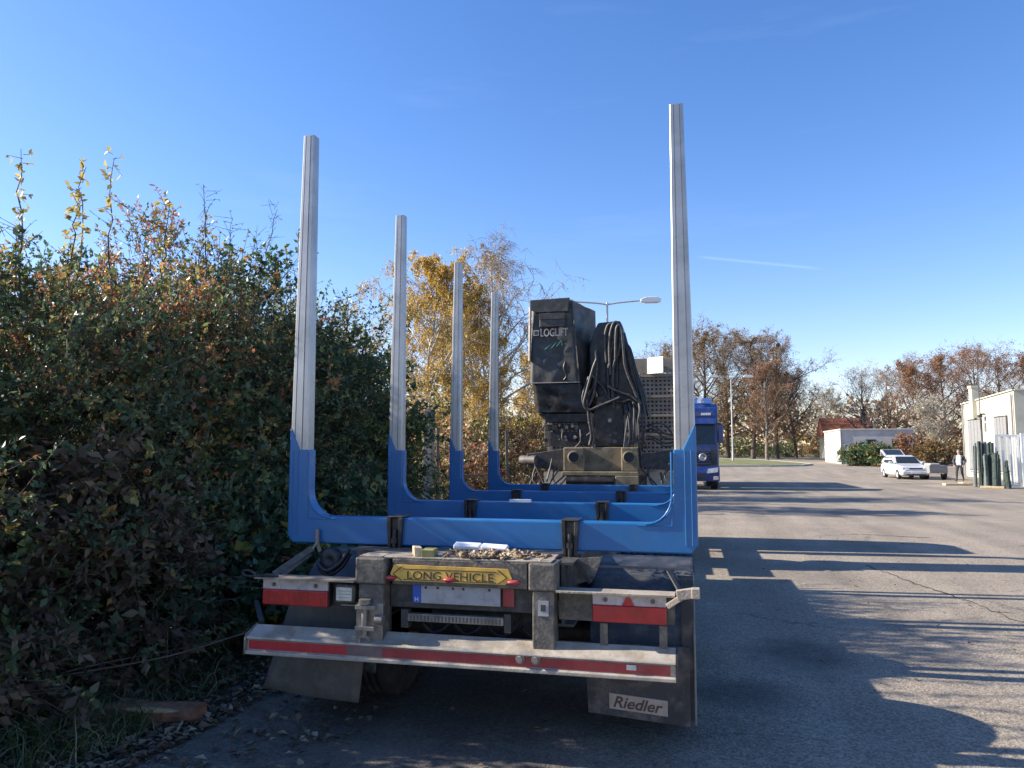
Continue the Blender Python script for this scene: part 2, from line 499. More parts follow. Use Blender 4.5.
    fc = ramp(vc.outputs['Distance'], 0.0015, (0.75, 0.75, 0.75), 0.006, (0, 0, 0))
    fm = ramp(noise(0.35, 3).outputs['Fac'], 0.50, (0, 0, 0), 0.60, (1, 1, 1))
    c = mix(mix(1.0, fc, fm, 'MULTIPLY'), c, (0.05, 0.047, 0.043))
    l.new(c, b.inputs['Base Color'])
    b.inputs['Roughness'].default_value = 0.9
    b.inputs['Specular IOR Level'].default_value = 0.2
    bp = n.new('ShaderNodeBump'); bp.inputs['Strength'].default_value = 0.6; bp.inputs['Distance'].default_value = 0.006
    l.new(vo.outputs['Distance'], bp.inputs['Height'])
    bp2 = n.new('ShaderNodeBump'); bp2.inputs['Strength'].default_value = 0.35; bp2.inputs['Distance'].default_value = 0.03
    l.new(noise(6, 5).outputs['Fac'], bp2.inputs['Height']); l.new(bp.outputs[0], bp2.inputs['Normal'])
    l.new(bp2.outputs[0], b.inputs['Normal'])
    return m

SOIL = pmat('soil_grass', (0.085, 0.085, 0.04), 0.95, 0, 0.45, 0.7, (0.13, 0.10, 0.06), 0.6, bump=0.5, bscale=8)
LAWN = pmat('lawn', (0.115, 0.135, 0.045), 0.95, 0, 0.45, 0.6, (0.26, 0.20, 0.085), 0.85, bump=0.8, bscale=6)
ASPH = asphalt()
KERB = pmat('kerb_concrete', (0.42, 0.40, 0.36), 0.9, 0, 0.2, 5)
sheet('ground', lambda y: (-900, 900), [-300, 0, 30, 50, 110, 300, 1500], SOIL, 0.0)
ys = [-14 + i*0.35 for i in range(86)] + list(range(17, 51, 3)) + list(range(50, 111, 10)) + [128]
wob = lambda y: -3.05 + 0.16*math.sin(y*1.9) + 0.10*math.sin(y*4.7+1) + 0.05*math.sin(y*11.3)
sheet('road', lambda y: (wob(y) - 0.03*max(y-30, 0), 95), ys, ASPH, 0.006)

# grass island with kerb
isl = [(-16, 72), (2, 72.5), (7, 73.5), (10, 75.5), (11.4, 79), (11.2, 84), (9.5, 92), (7, 101), (3, 105), (-16, 106)]
mb = MB()
N = len(isl)
mb.add([(x, y, zg(y)+0.13) for x, y in isl], [tuple(range(N))])
tag(mb.build('grass_island', LAWN), kind='structure')
mb = MB()
for i in range(N-1):
    (x0, y0), (x1, y1) = isl[i], isl[i+1]
    mb.bar((x0, y0, zg(y0)+0.07), (x1, y1, zg(y1)+0.07), 0.22, 0.16)
tag(mb.build('island_kerb', KERB), kind='structure')

# cracks in the asphalt
CRACK = pmat('crack', (0.035, 0.034, 0.033), 0.95)
def crack(pts, w, label):
    P = []
    for i in range(len(pts)-1):
        a, b = Vector(pts[i]), Vector(pts[i+1])
        k = max(3, int((b-a).length/0.09))
        for j in range(k):
            P.append(a.lerp(b, j/k) + Vector((rnd.uniform(-.03, .03), rnd.uniform(-.05, .05), 0)))
    vs, fs = [], []
    for i, p in enumerate(P):
        ww = w*rnd.uniform(0.2, 1.0)
        vs += [(p.x-ww*0.8, p.y-ww, 0.010), (p.x+ww*0.8, p.y+ww, 0.010)]
        if i: fs.append((2*i-2, 2*i-1, 2*i+1, 2*i))
    o = MB().add(vs, fs).build('road_crack', CRACK)
    tag(o, kind='structure')
crack([(2.45, 12.2, 0), (2.7, 10.6, 0), (2.95, 9.5, 0), (3.05, 8.6, 0), (3.5, 8.0, 0)], 0.022, '')
crack([(3.0, 8.9, 0), (3.8, 9.1, 0), (4.6, 8.9, 0)], 0.016, '')
crack([(2.3, 16.0, 0), (3.2, 16.6, 0), (4.5, 16.2, 0)], 0.03, '')

# ------------------------------------------------------------------ the log trailer
T = thing('log_trailer', 'long log trailer with blue bunks and tall bare aluminium stakes on the asphalt', 'trailer', (-1.26, 4.1, 0))
XL, XR = -2.52, 0.03
XC = (XL+XR)/2

def bunk(Yb):
    # U shaped beam, rounded inner corners, sleeves with slanted tops
    d = 0.115
    zb, zt = 1.075, 1.243
    so, si, zs_o, zs_i = 0.0, 0.1295, 1.80, 1.665
    r = 0.150
    half = [(XL+0.035, zb), (XL, zb+0.05), (XL, zs_o), (XL+0.018, zs_o-0.004), (XL+0.078, zs_i), (XL+si, zs_i)]
    arc = []
    cx, cz = XL+si+r, zt+r*1.1
    for i in range(9):
        t = math.pi + (math.pi/2)*i/8
        arc.append((cx+r*math.cos(t), cz+r*1.1*math.sin(t)))
    left = half + arc
    right = [(XL+XR-x, z) for x, z in reversed(left)]
    poly = left + right
    b = MB().prism(poly, 'y', Yb, Yb+d).build('bunk', BLUE, T, bevel=0.009, seg=2)
    # weld seams / raised edge along the inner corner and the foot of each sleeve
    for s in (0, 1):
        f = (lambda x: x) if s == 0 else (lambda x: XL+XR-x)
        w = MB().tube([(f(x+0.012), Yb-0.001, z-0.006) for x, z in [(XL+si, zs_i-0.01)]+arc], 0.006, 6, 1)
        w.tube([(f(XL+si+0.012), Yb-0.001, 1.43), (f(XL+si+0.012), Yb-0.001, zt-0.012)], 0.004, 6, 1)
        w.tube([(f(XL+si+0.012), Yb-0.001, zt-0.014), (f(XL+si+r+0.06), Yb-0.001, zt-0.014)], 0.004, 6, 1)
        for ex in (0.030, 0.066):
            w.tube([(f(XL+ex), Yb-0.0005, 1.12), (f(XL+ex), Yb-0.0005, 1.66)], 0.0035, 6, 1)
        w.build('weld_seam', BLUE, b)
        # extruded stake with grooves, tapering to the top
        prof = [(-.5,-.34),(-.48,-.44),(-.43,-.49),(-.26,-.5),(-.245,-.45),(-.215,-.45),(-.20,-.5),(.16,-.5),(.175,-.44),(.215,-.44),(.23,-.5),(.43,-.49),(.48,-.44),(.5,-.34),(.5,.3),(.42,.5),(-.42,.5),(-.5,.3)]
        n = len(prof)
        vs = []
        lv = ((1.27, 0.127, 0.078, 0.0620), (2.4, 0.110, 0.069, 0.066), (3.72, 0.080, 0.056, 0.0745))
        for z, w_, d_, ox in lv:
            if s == 0 and Yb < 5 and z > 3: z += 0.04
            for px, py in prof:
                sx = XL+ox if s == 0 else XR-ox
                k = 1 if s == 0 else -1
                vs.append((sx+k*px*w_, Yb+0.0575+py*d_*1.45, z))
        fs = [(k*n+i, k*n+(i+1) % n, (k+1)*n+(i+1) % n, (k+1)*n+i) for k in range(len(lv)-1) for i in range(n)]
        fs += [tuple(range(n)), tuple(range(3*n-1, 2*n-1, -1))]
        st = MB().add(vs, fs).build('stake', ALU, b)
    for cxx in (-1.78, -0.695):
        c = MB()
        c.box(cxx-0.052, cxx+0.052, Yb-0.03, Yb+d+0.02, zt+0.003, zt+0.013)
        c.prism([(cxx-0.052, zt+0.002), (cxx-0.040, zb-0.03), (cxx-0.022, zb-0.03), (cxx-0.026, zt+0.002)], 'y', Yb-0.032, Yb-0.004)
        c.prism([(cxx+0.052, zt+0.002), (cxx+0.040, zb-0.03), (cxx+0.022, zb-0.03), (cxx+0.026, zt+0.002)], 'y', Yb-0.032, Yb-0.004)
        c.box(cxx-0.0255, cxx+0.0255, Yb-0.012, Yb-0.005, zb-0.03, zt+0.001)
        c.cyl((cxx, Yb-0.03, zb-0.06), (cxx, Yb-0.03, zb+0.10), 0.012, n=8)
        c.cyl((cxx, Yb-0.03, zb+0.02), (cxx, Yb-0.03, zb+0.05), 0.022, n=6)
        c.build('clamp', CLAMP, b, bevel=0.004, seg=1)
    return b
for Yb in (4.46, 6.10, 7.80, 9.40): bunk(Yb)

# chassis
for x in (-1.78, -0.70):
    c = MB().box(x-0.06, x+0.06, 4.20, 10.4, 1.030, 1.044).box(x-0.06, x+0.06, 4.20, 10.4, 0.70, 0.714).box(x-0.008, x+0.008, 4.20, 10.4, 0.714, 1.030)
    c.build('chassis_rail', FRAMED, T)
MB().box(-1.715, -0.765, 4.175, 10.2, 0.985, 0.998).build('deck_floor', FRAMED, T)
dk = MB().box(-1.855, -0.755, 4.118, 4.43, 1.046, 1.058)
dk.build('deck_plate', DECK, T, bevel=0.003, seg=1)
MB().box(-2.02, -1.60, 4.34, 4.60, 1.0585, 1.066).build('loose_plate', FRAME, T)
MB().box(-1.66, -0.88, 4.112, 4.130, 0.905, 1.045).build('rear_face', FRAME, T, bevel=0.004)
# rear posts
for x0, x1, zb in ((-1.872, -1.690, 0.50), (-0.866, -0.716, 0.55)):
    p = MB().box(x0, x1, 4.075, 4.26, 0.905, 1.052).build('post_head', FRAME, T, bevel=0.01)
    MB().box(x0+0.02, x1-0.012, 4.085, 4.22, zb, 0.904).build('post', FRAME, T, bevel=0.006)
    MB().box(x0+0.012, x1-0.03, 4.10, 4.24, 1.053, 1.060).build('post_cap', DECK, T)
c = MB().box(-1.70, -0.86, 4.18, 4.26, 0.765, 0.895).build('rear_crossmember', FRAMED, T, bevel=0.006)
MB().box(-1.655, -1.56, 4.172, 4.178, 0.80, 0.90).build('crossmember_pocket', BLACK, T)
s = MB().box(-0.815, -0.757, 4.081, 4.0845, 0.775, 0.855).build('sticker', PLATE, T)
MB().box(-0.80, -0.772, 4.0795, 4.0806, 0.80, 0.835).build('sticker_mark', FRAMED, s)
# sign LONG VEHICLE
sg = MB()
sg.prism([(-1.668, 0.965), (-1.640, 0.928), (-1.00, 0.928), (-0.962, 0.962), (-0.985, 1.012), (-1.645, 1.016)], 'y', 4.098, 4.108)
sg = sg.build('long_vehicle_sign', YEL, T)
text('lettering', 'LONG VEHICLE', 0.062, (-1.315, 4.0975, 0.962), INK, sg, width=0.50)
for pts in ([(-1.59, 0.994), (-1.05, 0.994)], [(-1.59, 0.936), (-1.05, 0.936)]):
    MB().box(pts[0][0], pts[1][0], 4.0966, 4.0978, pts[0][1]-0.002, pts[0][1]+0.002).build('sign_line', INK, sg)
for sx, x in ((-1, -1.60), (1, -1.04)):
    MB().bar((x+sx*0.05, 4.0972, 0.965), (x, 4.0972, 1.005), 0.004, 0.004).bar((x+sx*0.05, 4.0972, 0.965), (x, 4.0972, 0.932), 0.004, 0.004).build('sign_arrow', INK, sg)
for x in (-1.665, -1.315, -0.950):
    mk = MB().ring((x, 4.098, 0.943), (0, -1, 0), [(0.038, 0), (0.037, 0.010), (0.028, 0.018), (0.001, 0.021)], 14)
    mk.v = [(a, b, 0.943+(c_-0.943)*0.36) for a, b, c_ in mk.v]
    mk.build('marker_lamp', REDT, T)
# number plate
pl = MB().box(-1.552, -1.034, 4.150, 4.158, 0.796, 0.905).build('plate_holder', BLACK, T)
MB().box(-1.500, -1.038, 4.143, 4.149, 0.801, 0.901).build('plate_face', PLATE, pl, bevel=0.002, seg=1)
MB().box(-1.548, -1.501, 4.143, 4.149, 0.801, 0.901).build('plate_band', EUBLUE, pl)
text('plate_letter', 'H', 0.034, (-1.525, 4.1422, 0.822), WHITE, pl)
for x in (-1.47, -1.40, -1.31, -1.25, -1.10):
    MB().cyl((x, 4.1425, 0.888), (x, 4.139, 0.888), 0.007, n=8).build('plate_bolt', BLACK, pl)
MB().box(-1.030, -0.965, 4.165, 4.172, 0.80, 0.895).build('side_reflector', REDT, T)
lb = MB().box(-1.575, -1.02, 4.135, 4.175, 0.700, 0.742).build('lamp_bar', STEEL, T, bevel=0.004)
for i in range(26): MB().box(-1.56+i*0.0207, -1.552+i*0.0207, 4.131, 4.1348, 0.706, 0.736).build('bar_rib', FRAME, lb)
MB().box(-1.62, -1.576, 4.15, 4.20, 0.66, 0.76).build('bar_bracket', FRAMED, T)
MB().box(-1.018, -0.98, 4.15, 4.20, 0.66, 0.76).build('bar_bracket', FRAMED, T)
# lamp shelves and panels
MB().box(-2.50, -1.873, 4.06, 4.19, 0.912, 0.921).build('lamp_shelf', STEEL, T)
MB().box(-0.715, -0.095, 4.06, 4.19, 0.905, 0.914).build('lamp_shelf', DECK, T)
MB().box(-2.45, -1.86, 4.186, 4.20, 0.755, 0.910).build('lamp_panel', FRAMED, T)
MB().box(-0.718, -0.10, 4.186, 4.20, 0.742, 0.903).build('lamp_panel', FRAME, T)
MB().box(-2.0, -1.855, 4.17, 4.185, 0.76, 0.768).build('panel_lip', STEEL, T)

def tail_lamp(x0, x1, z0, z1, tri):
    h = MB().box(x0-0.004, x1+0.004, 4.135, 4.184, z0-0.004, z1+0.002).build('tail_lamp', BLACK, T, bevel=0.008)
    zm = z0+(z1-z0)*0.60
    MB().box(x0, x1, 4.118, 4.136, z0, zm).build('red_lens', REDL, h, bevel=0.006)
    MB().box(x0, x1, 4.120, 4.136, zm+0.001, z1).build('clear_lens', WHITEL, h, bevel=0.005)
    if tri:
        xm = x0+(x1-x0)*0.49
        MB().prism([(xm-0.032, zm+0.004), (xm+0.032, zm+0.004), (xm+0.010, z1-0.012), (xm-0.010, z1-0.012)], 'y', 4.112, 4.1195).build('triangle_reflector', REDL, h)
    for k in (0.18, 0.82):
        MB().cyl((x0+(x1-x0)*k, 4.121, zm+0.03), (x0+(x1-x0)*k, 4.114, zm+0.03), 0.012, n=10).build('lens_screw', FRAME, h)
    for i in range(9):
        x = x0+(x1-x0)*(i+1)/10
        MB().box(x-0.001, x+0.001, 4.1165, 4.118, z0+0.012, zm-0.01).build('lens_rib', REDL, h)
tail_lamp(-0.527, -0.142, 0.752, 0.899, True)
tail_lamp(-2.478, -2.06, 0.756, 0.904, False)
w = MB().box(-2.010, -1.884, 4.10, 4.17, 0.787, 0.893).build('work_lamp', FRAME, T, bevel=0.018, seg=3)
MB().box(-1.995, -1.899, 4.092, 4.101, 0.802, 0.878).build('lens', pmat('lamp_glass', (0.62, 0.60, 0.50), 0.25, 0, 0.2, 20), w, bevel=0.004)
for dz in (0.822, 0.84, 0.858): MB().box(-1.99, -1.904, 4.090, 4.0919, dz-0.001, dz+0.001).build('lens_rib', STEEL, w)
# pin coupling on the left post
pc = MB()
pc.box(-1.850, -1.735, 4.035, 4.084, 0.770, 0.795)
pc.box(-1.850, -1.735, 4.035, 4.084, 0.655, 0.68)
pc.box(-1.860, -1.700, 4.078, 4.0845, 0.60, 0.80)
pc.build('pin_bracket', STEEL, T, bevel=0.006)
MB().cyl((-1.80, 4.055, 0.62), (-1.80, 4.055, 0.80), 0.017, n=12).cyl((-1.80, 4.055, 0.80), (-1.80, 4.055, 0.825), 0.034, n=12).build('pin', STEEL, T)
MB().tube([(-1.80+0.028*math.cos(t), 4.05, 0.60+0.03*math.sin(t)) for t in [i*0.52 for i in range(13)]], 0.006, 6, 2).build('pin_ring', STEEL, T)
MB().cyl((-1.735, 4.06, 0.715), (-1.69, 4.06, 0.715), 0.028, n=12).build('pin_boss', STEEL, T)
# bumper
pr = [(4.155, 0.634), (4.065, 0.592), (4.045, 0.586), (4.040, 0.574), (4.055, 0.568), (4.055, 0.512), (4.036, 0.507), (4.036, 0.488), (4.055, 0.483), (4.155, 0.483)]
bp = MB().prism(pr, 'x', -2.53, -0.095).build('bumper', BUMP, T, bevel=0.003, seg=1)
for a, b, m in ((-2.515, -1.905, pmat('red_honeycomb_tape', (0.50, 0.03, 0.04), 0.35, 0, 0.15, 20)), (-1.904, -1.690, pmat('worn_tape', (0.17, 0.12, 0.11), 0.8, 0, 0.3, 12, (0.25, 0.06, 0.06), 0.6)), (-1.689, -0.125, REDT)):
    t = MB().box(a, b, 4.0505, 4.0545, 0.516, 0.564).build('reflective_tape', m, bp)
    if a < -2.5:
        for i in range(34): MB().box(a+0.012+i*0.0177, a+0.0145+i*0.0177, 4.0494, 4.0504, 0.518, 0.562).build('tape_rib', REDT, t)
for x in (-0.905, -0.820):
    MB().cyl((x, 4.056, 0.556), (x, 4.028, 0.556), 0.017, n=6).cyl((x, 4.056, 0.556), (x, 4.042, 0.556), 0.025, n=14).build('bolt', STEEL, bp)
MB().box(-0.345, -0.295, 4.042, 4.050, 0.535, 0.56).build('tag_plate', PLATE, bp)
MB().prism([(4.165, 0.638), (4.05, 0.598), (4.035, 0.57), (4.035, 0.485), (4.165, 0.48)], 'x', -0.094, -0.087).build('end_cap', BLACK, bp)
MB().prism([(4.165, 0.638), (4.05, 0.598), (4.035, 0.57), (4.035, 0.485), (4.165, 0.48)], 'x', -2.538, -2.531).build('end_cap', STEEL, bp)
for x in (-1.78, -0.79): MB().box(x-0.05, x+0.05, 4.156, 4.26, 0.49, 0.90).build('bumper_arm', FRAMED, T)
MB().bar((-2.53, 4.2, 0.64), (-2.72, 4.45, 0.70), 0.03, 0.012).build('bumper_stay', BLACK, T)
# fenders
FEND = pmat('dusty_fender', (0.030, 0.034, 0.041), 0.5, 0, 0.3, 4, (0.16, 0.15, 0.135), 0.65)
def fender(x0, x1):
    pts = []
    for i in range(15):
        t = R(188 - i*13.4)
        pts.append((5.08+0.565*math.cos(t), 0.45+0.525*math.sin(t)))
    pts = [(4.50, 0.30)] + pts
    inner = [(y+(5.08-y)*0.03, z-0.018) for y, z in reversed(pts)]
    return MB().prism(pts+inner, 'x', x0, x1).build('fender', FEND, T, bevel=0.012, smooth=False)
fR = fender(-0.60, -0.005)
EDGE = pmat('fender_edge', (0.20, 0.19, 0.175), 0.7, 0, 0.3, 8)
MB().tube([(-0.002, 4.49, 0.14), (-0.002, 4.49, 0.60), (-0.002, 4.53, 0.74), (-0.003, 4.61, 0.86), (-0.004, 4.72, 0.93)], 0.007, 6, 3).build('fender_edge', EDGE, T)
MB().tube([(-0.01, 4.73, 0.945), (-0.05, 4.70, 0.955), (-0.3, 4.70, 0.957), (-0.55, 4.70, 0.955), (-0.595, 4.73, 0.945)], 0.008, 6, 3).build('fender_edge', EDGE, T)
fL = fender(-2.50, -1.92)
MB().prism([(4.49, 0.13), (4.515, 0.13), (4.53, 0.80), (4.62, 0.925), (4.605, 0.935), (4.50, 0.82)], 'x', -0.075, -0.002).build('fender_flange', RUB, T, bevel=0.004)
# mud flaps
fl = MB().prism([(-0.600, 0.170), (-0.03, 0.130), (-0.03, 0.56), (-0.62, 0.56)], 'y', 4.470, 4.484).build('mud_flap', RUB, T)
bd = MB()
bd.prism([(-0.480, 0.203), (-0.155, 0.180), (-0.155, 0.264), (-0.480, 0.287)], 'y', 4.462, 4.4695)
bd = bd.build('badge', STICK, fl)
text('lettering', 'Riedler', 0.085, (-0.318, 4.4612, 0.2335), BROWNINK, bd, shear=0.25, bold=0.0016, width=0.275, roll=R(-4))
for x in (-0.47, -0.16): MB().box(x-0.02, x+0.02, 4.14, 4.15, 0.60, 0.742).build('lamp_hanger', FRAME, T)
lf = MB()
nx, nz = 10, 8
vs = []
for j in range(nz+1):
    v = j/nz
    for i in range(nx+1):
        u = i/nx
        xa, xb = -2.47+(-2.60+2.47)*v, -1.93+(-1.965+1.93)*v
        z = 0.74-(0.74-(0.20-0.045*u))*v
        vs.append((xa+(xb-xa)*u, 4.46-0.10*v+0.012*math.sin(u*5+v*2)*v, z))
lf.add(vs, [(j*(nx+1)+i, j*(nx+1)+i+1, (j+1)*(nx+1)+i+1, (j+1)*(nx+1)+i) for j in range(nz) for i in range(nx)], True)
lf = lf.build('mud_flap', FLAPB, T)
sm = lf.modifiers.new('thick', 'SOLIDIFY'); sm.thickness = 0.012
# wheels, axles
def wheel(parent, c, sgn, r=0.475, w=0.27, name='wheel'):
    x, y, z = c
    t = MB().ring((x, y, z), (sgn, 0, 0), [(r*0.60, -w/2), (r*0.90, -w/2), (r*0.985, -w*0.42), (r, -w*0.30), (r, -w*0.21), (r*0.98, -w*0.20), (r*0.98, -w*0.17), (r, -w*0.16), (r, -w*0.02), (r*0.98, -w*0.015), (r*0.98, w*0.015), (r, w*0.02), (r, w*0.16), (r*0.98, w*0.17), (r*0.98, w*0.20), (r, w*0.21), (r, w*0.30), (r*0.985, w*0.42), (r*0.90, w/2), (r*0.60, w/2)], 36)
    t = t.build('tyre', TYRE, parent)
    MB().ring((x, y, z), (sgn, 0, 0), [(r*0.605, -w*0.45), (r*0.605, w*0.44), (r*0.56, w*0.45), (r*0.54, w*0.2), (r*0.30, w*0.08), (r*0.28, w*0.38), (r*0.14, w*0.42), (0.001, w*0.42)], 24).build('rim', RIM, t)
    return t
for Yw in (5.10, 6.42):
    for x, s in ((-2.36, -1), (-2.06, -1), (-0.13, 1), (-0.43, 1)): wheel(T, (x, Yw-0.02, 0.455), s, 0.455)
    MB().cyl((-2.2, Yw, 0.475), (-0.3, Yw, 0.475), 0.065).build('axle', FRAMED, T)
MB().box(-1.40, -1.12, 9.0, 11.0, 0.62, 0.72).build('drawbar', FRAMED, T)
MB().box(-1.70, -0.78, 4.9, 5.0, 0.72, 0.98).box(-1.70, -0.78, 6.3, 6.4, 0.72, 0.98).box(-1.70, -0.78, 8.0, 8.1, 0.72, 0.98).build('cross_tie', FRAMED, T)
MB().cyl((-1.60, 4.75, 0.62), (-0.95, 4.75, 0.62), 0.13, n=18).build('air_tank', BLACK, T)
# triangular bunk brackets, side lugs
for sx, x in ((1, -0.66), (-1, -1.84)):
    b = MB().prism([(x, 1.043), (x+sx*0.16, 1.06), (x+sx*0.11, 0.93), (x+sx*0.0, 0.90)], 'y', 4.36, 4.374).build('gusset', FRAME, T)
    MB().bar((x+sx*0.02, 4.30, 1.03), (x+sx*0.10, 4.30, 0.925), 0.03, 0.02).build('gusset_stay', CLAMP, T)
sl = MB().bar((-0.135, 4.05, 0.86), (-0.045, 4.03, 0.925), 0.012, 0.030).bar((-0.085, 4.02, 0.925), (-0.005, 4.02, 0.940), 0.035, 0.05)
sl.box(-0.012, 0.03, 3.99, 4.05, 0.915, 0.965)
sl.build('side_latch', DECK, T, bevel=0.004)
MB().bar((-0.13, 4.2, 1.02), (-0.07, 4.16, 0.92), 0.03, 0.008).build('latch_strap', STRAP, T)
sl = MB().bar((-2.51, 4.08, 0.930), (-2.36, 4.08, 0.928), 0.02, 0.010)
sl.tube([(-2.50, 4.08, 0.935), (-2.55, 4.08, 0.955), (-2.585, 4.08, 0.948), (-2.575, 4.08, 0.925), (-2.51, 4.08, 0.922)], 0.009, 6, 3)
sl.build('side_latch', CLAMP, T)
# ratchet strap on the left side
MB().bar((-2.295, 4.435, 1.09), (-2.295, 4.435, 1.165), 0.018, 0.018).build('strap_hook', STEEL, T)
MB().bar((-2.33, 4.425, 1.03), (-2.28, 4.43, 1.10), 0.03, 0.012).bar((-2.27, 4.425, 1.03), (-2.30, 4.43, 1.10), 0.012, 0.02).build('strap_buckle', STEEL, T)
MB().bar((-2.32, 4.42, 1.05), (-2.44, 4.18, 0.922), 0.042, 0.006, (0, -1, 0.3)).bar((-2.33, 4.40, 1.02), (-2.40, 4.20, 0.922), 0.045, 0.005, (0, -1, 0.2)).build('strap', STRAP, T)
MB().ring((-2.19, 4.44, 0.985), (0, -1, 0), [(0.07, 0.0), (0.072, 0.03), (0.05, 0.05), (0.02, 0.045), (0.001, 0.03)], 20).build('rubber_buffer', BLACK, T)
for i, (y0, z0) in enumerate(((4.42, 0.93), (4.40, 0.96))):
    MB().tube([(-2.27, y0, z0), (-2.20, y0-0.02, z0-0.04), (-2.12, y0, z0+0.01), (-2.08, y0+0.03, z0+0.09)], 0.014, 6, 4).build('air_hose', BLACK, T)
for i in range(4):
    x = -1.55+i*0.2
    MB().tube([(x, 4.30, 0.66), (x+0.05, 4.34, 0.60), (x+0.12, 4.36, 0.62), (x+0.18, 4.40, 0.70)], 0.012, 6, 3).build('air_hose', BLACK, T)

# things lying on the deck
wb = MB().obox((-1.545, 4.20, 1.082), (0.045, 0.13, 0.05), (0, 0, 0.45)).build('wood_offcut', WOOD, bevel=0.004)
tag(wb, 'short pale wood offcut lying on edge on the trailer deck', 'wood')
wb = MB().obox((-1.465, 4.185, 1.078), (0.075, 0.10, 0.042), (0, 0, 0.1)).build('wood_block', pmat('greenish_wood', (0.30, 0.27, 0.10), 0.85, 0, 0.3, 14), bevel=0.004)
tag(wb, 'small greenish wood block beside the offcut on the trailer deck', 'wood')
pk = thing('paper_roll', 'long flat white package on the bark chips under the rearmost blue bunk', 'package', (-1.22, 4.40, 1.06))
PAP = pmat('white_paper', (0.75, 0.76, 0.78), 0.6, 0, 0.06, 12)
MB().obox((-1.29, 4.36, 1.098), (0.165, 0.060, 0.030), (0.25, 0.02, -0.03)).build('wrapper', PAP, pk, bevel=0.010, seg=3)
MB().obox((-1.125, 4.355, 1.094), (0.160, 0.060, 0.028), (0.25, 0.04, -0.03)).build('wrapper_end', PAP, pk, bevel=0.010, seg=3)
rg = MB().obox((-1.345, 6.03, 1.258), (0.17, 0.05, 0.022), (0, 0, 0)).build('white_label', PAP, T)

CHIPM = leafmat('bark_chips', [(0.0, (0.07, 0.05, 0.035)), (0.35, (0.20, 0.14, 0.085)), (0.7, (0.36, 0.27, 0.17)), (1.0, (0.52, 0.43, 0.30))], 0.0, 0.9)
def chips(n, xr, yr, z, smin, smax, pile):
    V, Fc, Tn = [], [], []
    for i in range(n):
        u = rnd.gauss(0, 0.42)
        x = (xr[0]+xr[1])/2 + u*(xr[1]-xr[0])/2
        x = min(max(x, xr[0]), xr[1])
        y = rnd.uniform(*yr)
        zz = z + abs(rnd.gauss(0, 1))*pile*math.exp(-u*u)
        m = Matrix.Translation((x, y, zz)) @ Matrix.Rotation(rnd.uniform(0, 6.3),4,'Z') @ Matrix.Rotation(rnd.uniform(-.7, .7),4,'X') @ Matrix.Rotation(rnd.uniform(-.7, .7),4,'Y')
        a, b, c = rnd.uniform(smin, smax), rnd.uniform(smin, smax)*0.3, rnd.uniform(.0015, .004)
        b0 = len(V)
        for p in [(-a,-b,-c),(a,-b*.6,-c),(a*.8,b,-c),(-a*.7,b,-c),(-a,-b,c),(a,-b*.6,c),(a*.8,b,c),(-a*.7,b,c)]: V.append(tuple(m @ Vector(p)))
        for f in [(0,3,2,1),(4,5,6,7),(0,1,5,4),(1,2,6,5),(2,3,7,6),(3,0,4,7)]: Fc.append([k+b0 for k in f])
        Tn += [rnd.random()]*8
    return np.array(V), np.array(Fc), np.array(Tn)
V1, F1, T1 = chips(380, (-1.46, -0.80), (4.13, 4.40), 1.062, 0.009, 0.036, 0.011)
V2, F2, T2 = chips(60, (-0.60, -0.25), (4.72, 4.86), 1.045, 0.008, 0.02, 0.004)
o = link('bark_chips', np_mesh('bark_chips', np.concatenate([V1, V2]), np.concatenate([F1, F2+len(V1)]), CHIPM, np.concatenate([T1, T2])))
tag(o, 'loose bark chips and splinters heaped on the trailer deck', 'bark chips', kind='stuff')

# ------------------------------------------------------------------ truck with folded loading crane
K = thing('crane_truck', 'timber truck with black covered loading crane and pierced cab guard, ahead of the trailer', 'truck', (-1.27, 11.4, 0))
TARP = pmat('black_tarpaulin', (0.042, 0.042, 0.038), 0.5, 0, 0.35, 3.5, (0.15, 0.135, 0.11), 0.65, bump=0.5, bscale=7)
CRANE = pmat('crane_black', (0.018, 0.018, 0.019), 0.38, 0.2, 0.3, 6, (0.12, 0.105, 0.085), 0.5)
BASEC = pmat('crane_base_ochre', (0.21, 0.17, 0.105), 0.75, 0, 0.3, 5, (0.06, 0.05, 0.04), 0.8)
HOSE = pmat('hose', (0.036, 0.034, 0.032), 0.5, 0, 0.3, 12, (0.15, 0.13, 0.11), 0.7)
GUARD = pmat('guard_steel', (0.26, 0.225, 0.185), 0.75, 0, 0.2, 5, (0.12, 0.09, 0.07), 0.5)
LITE = pmat('pale_panel', (0.82, 0.78, 0.64), 0.7, 0, 0.08)
# chassis
for x in (-1.66, -0.88): MB().box(x-0.05, x+0.05, 10.55, 15.2, 0.78, 1.05).build('chassis_rail', FRAMED, K)
for x, y in ((-2.36, 11.9), (-2.06, 11.9), (-0.18, 11.9), (-0.48, 11.9), (-2.33, 14.6), (-0.21, 14.6)):
    wheel(K, (x, y, 0.50), -1 if x < -1.27 else 1, 0.50, 0.29)
